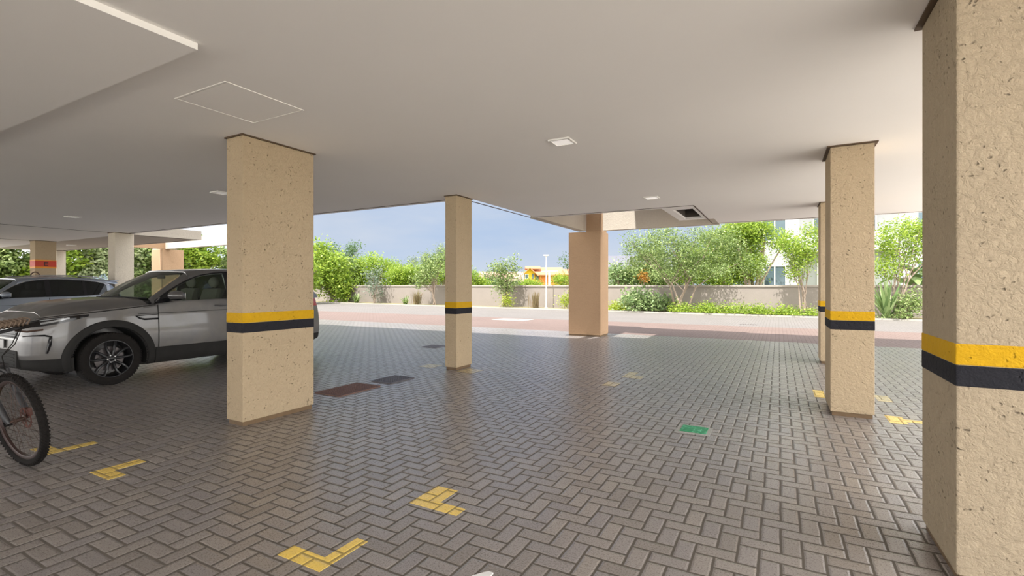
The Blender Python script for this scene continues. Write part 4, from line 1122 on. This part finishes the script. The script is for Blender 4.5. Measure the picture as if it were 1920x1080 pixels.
# big spreading tree
pxplant('spreading_tree', 'wide airy tree with forking pale trunks in front of the boundary wall', 'tree', 1277, 25.9,
        [(1250, 470, 60, 34), (1310, 465, 62, 36), (1200, 455, 42, 24), (1370, 470, 46, 36), (1285, 500, 66, 26), (1340, 440, 50, 22), (1240, 438, 40, 16), (1190, 485, 30, 26), (1330, 512, 60, 14, -.7), (1400, 500, 30, 22, -.5), (1235, 515, 40, 12, -.6)], 19000, 3.8, LEAF['mid'], clumps=700, stems=6, sr=.055, bark=BARKP, trunk_h=.6, spread=.45)
pxplant('strappy_shrub', 'arching grey-green shrub bulging at the wall foot right of the terracotta pillar', 'shrub', 1200, 25.6, [(1190, 563, 26, 18), (1218, 568, 22, 14), (1242, 572, 22, 10)], 2400, 6.5, LEAF['strap'], clumps=60, stems=0, up_bias=.2)
gc = [(1160, 577, 20, 5), (1278, 580, 22, 8), (1325, 580, 30, 8), (1370, 582, 30, 8), (1415, 584, 30, 9), (1460, 586, 30, 8), (1500, 589, 30, 8)]
labs = ['yellow-green ground cover right beside the terracotta pillar', 'green ground cover at the foot of the wide airy tree', 'low leafy ground cover just right of the airy tree trunks', 'low leafy ground cover below the middle of the shaded wall', 'low leafy ground cover beyond the dark road drain', 'low leafy ground cover below the lower window of the white block', 'low leafy ground cover at the foot of the twisted young tree']
for (u, v, ru, rv), lb in zip(gc, labs):
    pxplant('ground_cover', lb, 'ground cover', u, 25.55, [(u, v, ru, rv), (u, v + 4, ru, rv * .6)], 1500, 4.2, LEAF['bright' if u != 1160 else 'lime'], clumps=70, stems=0, depthf=.7, group=None)
pxplant('young_tree', 'twisted young tree in front of the white block, left of the right-hand pillars', 'tree', 1510, 25.8, [(1512, 470, 30, 34), (1480, 460, 26, 26), (1525, 440, 22, 24), (1495, 500, 26, 20)], 4600, 4.6, LEAF['bright'], clumps=200, stems=5, sr=.04, bark=BARKP, trunk_h=.5, spread=.3)
blades('agave', 'spiky upright agave behind the wide banded right pillar', 'agave', (*street(1662, 25.4), .05), 46, 1.75, .13, LEAF['strap'], lean=.75, spread=.10, stiff=True)
pxplant('leafy_shrub', 'leafy shrub with thin stalks right of the agave', 'shrub', 1700, 25.5, [(1700, 572, 28, 22), (1688, 590, 30, 8), (1720, 560, 14, 26)], 1900, 5.0, LEAF['mid'], clumps=90, stems=14, sr=.015)
pxplant('bushy_tree', 'bushy bright tree seen between the right-hand pillars above the agave', 'tree', 1680, 26.2, [(1672, 450, 36, 34), (1715, 470, 30, 34), (1660, 500, 30, 24), (1740, 440, 40, 26), (1700, 425, 30, 16)], 6500, 4.8, LEAF['bright'], clumps=230, stems=5, sr=.045, bark=BARKP, trunk_h=.7)
# banana-like broad leaves
def broadleaf(label, u, off, n, L, W):
    X, Y = street(u, off); r = empty('banana_plant', label, 'plant', (X, Y, .05)); b = BM()
    for i in range(n):
        a = rng.uniform(0, 2 * PI); l = L * rng.uniform(.7, 1.1); dr = Vector((math.cos(a), math.sin(a), 0)); tn = Vector((-math.sin(a), math.cos(a), 0)); h0 = rng.uniform(1.2, 2.1); prev = None
        for q in range(9):
            f = q / 8; p = dr * (l * f * .85) + Vector((0, 0, h0 + l * (.75 * f - .75 * f * f))); wd = W * .5 * math.sin(PI * min(.98, .06 + f * .94)) ** .6 + .004
            cur = (b.verts.new(p - tn * wd + Vector((0, 0, -.3 * wd))), b.verts.new(p), b.verts.new(p + tn * wd + Vector((0, 0, -.3 * wd))))
            if prev:
                b.faces.new((prev[0], prev[1], cur[1], cur[0])); b.faces.new((prev[1], prev[2], cur[2], cur[1]))
            prev = cur
    me = bpy.data.meshes.new('leaves'); b.to_mesh(me); b.free(); link('leaves', me, LEAF['strap'], r, 'all')
    b = BM(); tube(b, [(0, 0, 0), (.02, 0, 1.0), (0, 0, 2.1)], [.10, .08, .04], 10); build('stem', b, BARK, r, True)
broadleaf('broad-leaved banana-like plant above the wall beside the nearest pillar', 1712, 27.8, 16, 1.9, .42)

# --- trees beyond the wall
def back(name, label, u, off, pb, n, leafpx, mk, **k):
    k.setdefault('clumps', 260); k.setdefault('stems', 5); k.setdefault('sr', .12)
    return pxplant(name, label, 'tree', u, off, pb, n, leafpx, LEAF[mk], zoff=-.3, trunk_h=.8, **k)
back('dark_tree', 'dark airy tree rising highest behind the left shrubs, with a branch reaching right', 625, 32, [(622, 482, 22, 26), (655, 475, 18, 14), (668, 462, 12, 6), (645, 500, 26, 16)], 4200, 3.6, 'dark')
back('round_tree', 'rounded bright green tree behind the boundary wall left of the slim pillar', 700, 31, [(700, 500, 44, 24), (680, 520, 40, 22), (730, 516, 36, 24)], 16000, 3.6, 'bright')
back('bushy_tree', 'low bright bush line beyond the wall between the round tree and the slim pillar', 775, 31, [(775, 516, 38, 18), (750, 520, 34, 18), (805, 518, 28, 20)], 13000, 3.6, 'bright')
back('lime_tree', 'yellow-green tree beyond the wall directly left of the slim pillar', 825, 30.5, [(822, 512, 26, 22), (842, 505, 20, 20), (862, 520, 24, 18)], 7000, 3.4, 'bright')
back('grey_tree', 'grey-green pine-like tree standing far off left of the slim pillar', 820, 44, [(775, 492, 14, 7), (800, 486, 14, 9), (826, 470, 13, 12), (838, 480, 16, 18), (815, 498, 26, 10)], 4200, 3.0, 'grey', sr=.10)
back('grey_tree', 'small hazy distant tree between the rounded tree and the pine-like one', 750, 60, [(745, 500, 18, 10), (765, 505, 18, 9)], 2200, 2.2, 'grey')
back('round_tree', 'green bush right behind the slim pillar beyond the wall', 890, 31, [(885, 525, 24, 18), (868, 515, 20, 16), (905, 530, 16, 12)], 5200, 3.2, 'bright')
back('hedge_bush', 'dark hedge between the leafy upright shrub and the orange house', 930, 40, [(930, 530, 30, 10), (975, 532, 28, 10), (915, 520, 16, 8)], 4200, 2.8, 'dark', stems=4)
back('hedge_bush', 'trimmed bright hedge in front of the yellow house', 1000, 40, [(1000, 532, 22, 7), (985, 534, 16, 6)], 2600, 2.6, 'bright', stems=4)
back('hedge_bush', 'green hedge between lamp post and terracotta pillar beyond the wall', 1050, 40, [(1052, 526, 24, 11), (1085, 526, 24, 12)], 4200, 2.8, 'bright', stems=4)
back('palm_bush', 'drooping palm-like plant beyond the wall right of the terracotta pillar', 1162, 30, [(1160, 515, 24, 22), (1180, 525, 20, 14)], 3000, 4.6, 'strap', droop=.6)
back('backdrop_tree', 'dense dark green tree behind the left half of the airy tree', 1225, 30.5, [(1222, 490, 36, 40), (1255, 518, 44, 20), (1195, 515, 26, 22), (1230, 522, 44, 18)], 14000, 4.4, 'mid', clumps=420)
back('orange_shrub', 'small shrub with orange leaves beyond the wall behind the airy tree', 1208, 29.0, [(1208, 518, 5, 10)], 260, 3.6, 'orange', stems=2, sr=.03, clumps=20)
back('backdrop_tree', 'dense bright green tree behind the right half of the airy tree', 1345, 30.5, [(1340, 480, 48, 50), (1385, 475, 44, 50), (1300, 500, 40, 36), (1400, 512, 30, 28), (1350, 522, 60, 20)], 26000, 4.4, 'bright', clumps=520)
back('backdrop_tree', 'tall bright tree touching the ceiling edge left of the white block', 1410, 30.2, [(1415, 440, 36, 30), (1385, 430, 36, 22), (1462, 450, 18, 18), (1405, 490, 30, 30)], 10000, 4.6, 'bright')

# --- tall hedge along the left boundary, seen behind the parked cars
hl = ['leftmost part of the clipped hedge at the left boundary behind the cars', 'hedge shrub between the pillar lettered E and the small far pillar', 'pale hedge shrub left of the brightened beige pillar', 'hedge shrub between the brightened beige pillar and the far terracotta pillar', 'hedge shrub right of the far terracotta pillar above the grey car roof', 'hedge shrub hidden mostly by the big left pillar']
for i, (y0, mk) in enumerate(((8.4, 'mid'), (10.6, 'bright'), (12.8, 'pale'), (15.0, 'mid'), (17.4, 'bright'), (20.2, 'mid'))):
    plant('hedge_shrub', hl[i], 'hedge', (-33.0, y0, 0.0), [(0, -.3, 1.6, 1.0, 1.35, 1.7), (0, .4, 3.1, 1.0, 1.4, 1.5)], 8500, .26, .13, LEAF[mk], clumps=240, sig=.17, stems=4, sr=.07, trunk_h=.5)
plant('lime_shrub', 'bright lime shrub standing before the hedge, right of the pillar lettered E', 'shrub', (-31.0, 9.6, 0), [(0, 0, 1.0, .7, .9, .9)], 2200, .2, .1, LEAF['lime'], clumps=70, sig=.12, stems=3, sr=.03)
plant('lime_shrub', 'low lime shrub before the hedge at the left edge of the photo', 'shrub', (-31.0, 6.9, 0), [(0, 0, 1.1, .9, 1.5, .8)], 3000, .2, .1, LEAF['lime'], clumps=80, sig=.12, stems=3, sr=.03)
plant('blue_shrub', 'small bluish shrub before the hedge, left of the brightened beige pillar', 'shrub', (-31.0, 11.9, 0), [(0, 0, 1.1, .55, .6, .8)], 1400, .18, .05, leaf_mat('bluish_leaves', [(0.30, 0.42, 0.48), (0.50, 0.60, 0.66)]), clumps=50, sig=.12, stems=3, sr=.03)
for i, (x, y, mk, lb) in enumerate(((-33, 24.5, 'bright', 'rounded tree where the left hedge meets the boundary wall'), (-36, 31.5, 'mid', 'large tree far left beyond the wall corner'))):
    plant('corner_tree', lb, 'tree', (x, y, 0), [(0, 0, 2.2, 2.6, 2.2, 2.0), (.5, -.5, 3.4, 1.8, 1.8, 1.2)], 9000, .28, .14, LEAF[mk], clumps=240, sig=.2, stems=6, sr=.09)

# ------------------------------------------------------------------ lamp post, houses
X, Y = street(1024, 25.9)
d = -X * math.sin(YAW) + Y * math.cos(YAW); H = height_at(480, d)
lp = empty('lamp_post', 'slim white garden lamp post with flat head before the boundary wall', 'lamp post', (X, Y, .05))
b = BM(); tube(b, [(0, 0, 0), (0, 0, H - .12)], [.04, .028], 12); build('pole', b, M['white_trim'], lp, True)
b = BM(); lathe(b, [(H - .14, .03), (H - .05, .07), (H - .04, .17), (H, .18), (H + .02, .14), (H + .03, 0)], 'Z', 24); build('lamp_head', b, M['white_trim'], lp, True)
b = BM(); lathe(b, [(0, .10), (.03, .10), (.04, .06)], 'Z', 16); build('base_plate', b, M['white_trim'], lp, True)
X, Y = at_depth(1030, 40.0)
lp = empty('lamp_post', 'white T-shaped lamp post beyond the boundary wall', 'lamp post', (X, Y, -.3))
b = BM(); tube(b, [(0, 0, 0), (0, 0, 2.85)], .09, 10); build('pole', b, M['white_trim'], lp, True)
b = BM(); box(b, -.75, .75, -.08, .08, 2.85, 2.93, .02); build('crossbar', b, M['white_trim'], lp)

tile = simple('orange_roof_tiles', (0.50, 0.21, 0.11), 0.85, var=0.15, scale=3)
ywall = simple('yellow_render', (0.62, 0.40, 0.02), 0.85, var=0.05)
owall = simple('orange_render', (0.50, 0.16, 0.035), 0.85, var=0.05)
wwall = simple('white_render', (0.46, 0.46, 0.46), 0.85, var=0.04)
winm = simple('window_glass', (0.10, 0.14, 0.16), 0.1)
brown = simple('brown_fascia', (0.16, 0.08, 0.05), 0.8)
def gable(bm, x0, x1, y0, y1, z0, h, o=.35, axis='X'):
    """tiled gable roof with thickness, ridge along axis"""
    t = .14
    if axis == 'X':
        ym = (y0 + y1) / 2; P = [(y0 - o, z0 - o * h / ((y1 - y0) / 2)), (ym, z0 + h), (y1 + o, z0 - o * h / ((y1 - y0) / 2))]
        sec = P + [(y, z + t) for y, z in reversed(P)]
        A = [bm.verts.new((x0 - o, y, z)) for y, z in sec]; B = [bm.verts.new((x1 + o, y, z)) for y, z in sec]
    else:
        xm = (x0 + x1) / 2; P = [(x0 - o, z0 - o * h / ((x1 - x0) / 2)), (xm, z0 + h), (x1 + o, z0 - o * h / ((x1 - x0) / 2))]
        sec = P + [(x, z + t) for x, z in reversed(P)]
        A = [bm.verts.new((x, y0 - o, z)) for x, z in sec]; B = [bm.verts.new((x, y1 + o, z)) for x, z in sec]
    n = len(sec)
    for i in range(n): bm.faces.new((A[i], A[(i + 1) % n], B[(i + 1) % n], B[i]))
    bm.faces.new(A[:2] + A[-2:]); bm.faces.new(A[1:5]); bm.faces.new(B[:2] + B[-2:]); bm.faces.new(B[1:5])
def window(parent, x0, x1, z0, z1, y, fm=None, bars=1):
    b = BM(); t = .07
    box(b, x0 - t, x1 + t, y - .05, y + .02, z1, z1 + t); box(b, x0 - t, x1 + t, y - .08, y + .02, z0 - t, z0)
    box(b, x0 - t, x0, y - .05, y + .02, z0, z1); box(b, x1, x1 + t, y - .05, y + .02, z0, z1)
    for k in range(bars): xm = x0 + (x1 - x0) * (k + 1) / (bars + 1); box(b, xm - .03, xm + .03, y - .04, y + .02, z0, z1)
    w_ = build('window_frame', b, fm or M['white_trim'], parent)
    b = BM(); box(b, x0, x1, y - .02, y, z0, z1); build('pane', b, winm, w_)
# the yellow and orange house, faces the camera
D = 72.0; X, Y = at_depth(1010, D); S = D / F_PX
hs = empty('yellow_house', 'yellow and orange house with orange tiled roofs far behind the wall', 'house', (X, Y, -.3), (0, 0, YAW))
def hx(u): return (u - 1010) * S
def hz(v): return EYE + .3 + (536 - v) * S
b = BM(); box(b, hx(984), hx(1003), 0, 6, 0, hz(510)); 
v0 = [b.verts.new(p) for p in ((hx(984), 0, hz(510)), (hx(1003), 0, hz(510)), ((hx(984) + hx(1003)) / 2, 0, hz(503)), (hx(984), .2, hz(510)), (hx(1003), .2, hz(510)), ((hx(984) + hx(1003)) / 2, .2, hz(503)))]
b.faces.new(v0[:3]); b.faces.new(v0[3:]); b.faces.new((v0[0], v0[2], v0[5], v0[3])); b.faces.new((v0[1], v0[2], v0[5], v0[4]))
build('yellow_wall', b, ywall, hs)
b = BM(); box(b, hx(1003), hx(1090), .8, 6, 0, hz(514)); build('orange_wall', b, owall, hs)
b = BM(); gable(b, hx(984), hx(1003), 0, 6, hz(512), (hz(503) - hz(512)), .5, 'Y'); build('gable_roof', b, tile, hs)
b = BM(); gable(b, hx(1000), hx(1056), .6, 8, hz(515), hz(499) - hz(513), .3, 'X'); build('main_roof', b, tile, hs)
b = BM(); gable(b, hx(1062), hx(1110), -1.0, 7, hz(515), hz(503) - hz(513), .3, 'X'); build('side_roof', b, tile, hs)
b = BM(); box(b, hx(991), hx(1008), 2.5, 5, hz(508), hz(502)); build('upper_wall', b, owall, hs)
b = BM(); gable(b, hx(991), hx(1010), 2.0, 5.5, hz(503), hz(498) - hz(502), .4, 'X'); build('upper_roof', b, tile, hs)
window(hs, hx(985), hx(990), hz(522), hz(515), -.02, bars=0); window(hs, hx(998), hx(1001), hz(522), hz(514), -.02, brown, 0); window(hs, hx(1005), hx(1010), hz(524), hz(516), .78, brown, 1)
# low tiled roof further left
D = 85.0; X, Y = at_depth(930, D); S = D / F_PX
hs2 = empty('tiled_house', 'low house with pinkish tiled roof behind the leafy upright shrub', 'house', (X, Y, -.3), (0, 0, YAW))
b = BM(); box(b, -2.6, 4.8, 0, 6, 0, 2.5); build('wall', b, brown, hs2)
b = BM(); gable(b, -2.6, 4.8, 0, 6, 2.6, 1.5, .5, 'X'); build('roof', b, simple('pink_roof_tiles', (0.42, 0.25, 0.20), 0.85), hs2)
b = BM(); box(b, -1.2, .4, -.04, 0, .9, 2.0); build('window', b, winm, hs2)
# grey-roofed house behind the terracotta pillar
D = 44.0; X, Y = at_depth(1165, D); S = D / F_PX
hs3 = empty('grey_house', 'house with grey roof right of the terracotta pillar, half hidden by the airy tree', 'house', (X, Y, -.3), (0, 0, YAW))
b = BM(); box(b, -1.2, 6.0, 0, 7, 0, 3.2); build('wall', b, wwall, hs3)
b = BM(); gable(b, -1.2, 6.0, 0, 7, 3.3, 1.2, .6, 'X'); build('roof', b, simple('grey_roof_tiles', (0.13, 0.13, 0.15), 0.8), hs3)
window(hs3, .2, 1.6, 1.9, 3.1, -.02)
# white apartment block
XA, YA = -1.2, 33.0
ap = empty('apartment_block', 'white apartment block with balconies behind the wall at the right', 'building', (XA, YA, -.3), (0, 0, -.08))
b = BM(); box(b, 0, 22, 0, 9, 0, 9.0); build('wall', b, wwall, ap)
for z0 in (3.6, 6.4):
    b = BM(); box(b, 2.2, 6.8, -1.1, 0, z0, z0 + .16); box(b, 2.2, 6.8, -1.1, -1.0, z0 + .16, z0 + .95); box(b, 2.2, 2.3, -1.1, 0, z0 + .16, z0 + .95); box(b, 6.7, 6.8, -1.1, 0, z0 + .16, z0 + .95); build('balcony', b, wwall, ap)
for k, (x0, x1, z0, z1) in enumerate(((.45, 1.55, 1.75, 2.85), (3.2, 5.6, 1.2, 3.1), (.45, 1.55, 4.4, 5.6), (3.0, 5.8, 4.3, 6.0), (7.6, 8.5, 4.3, 5.7), (9.2, 10.4, 4.3, 5.7), (7.6, 9.4, 1.2, 3.0), (.45, 1.55, 7.0, 8.2), (7.6, 8.8, 7.0, 8.2))):
    window(ap, x0, x1, z0, z1, -.005)
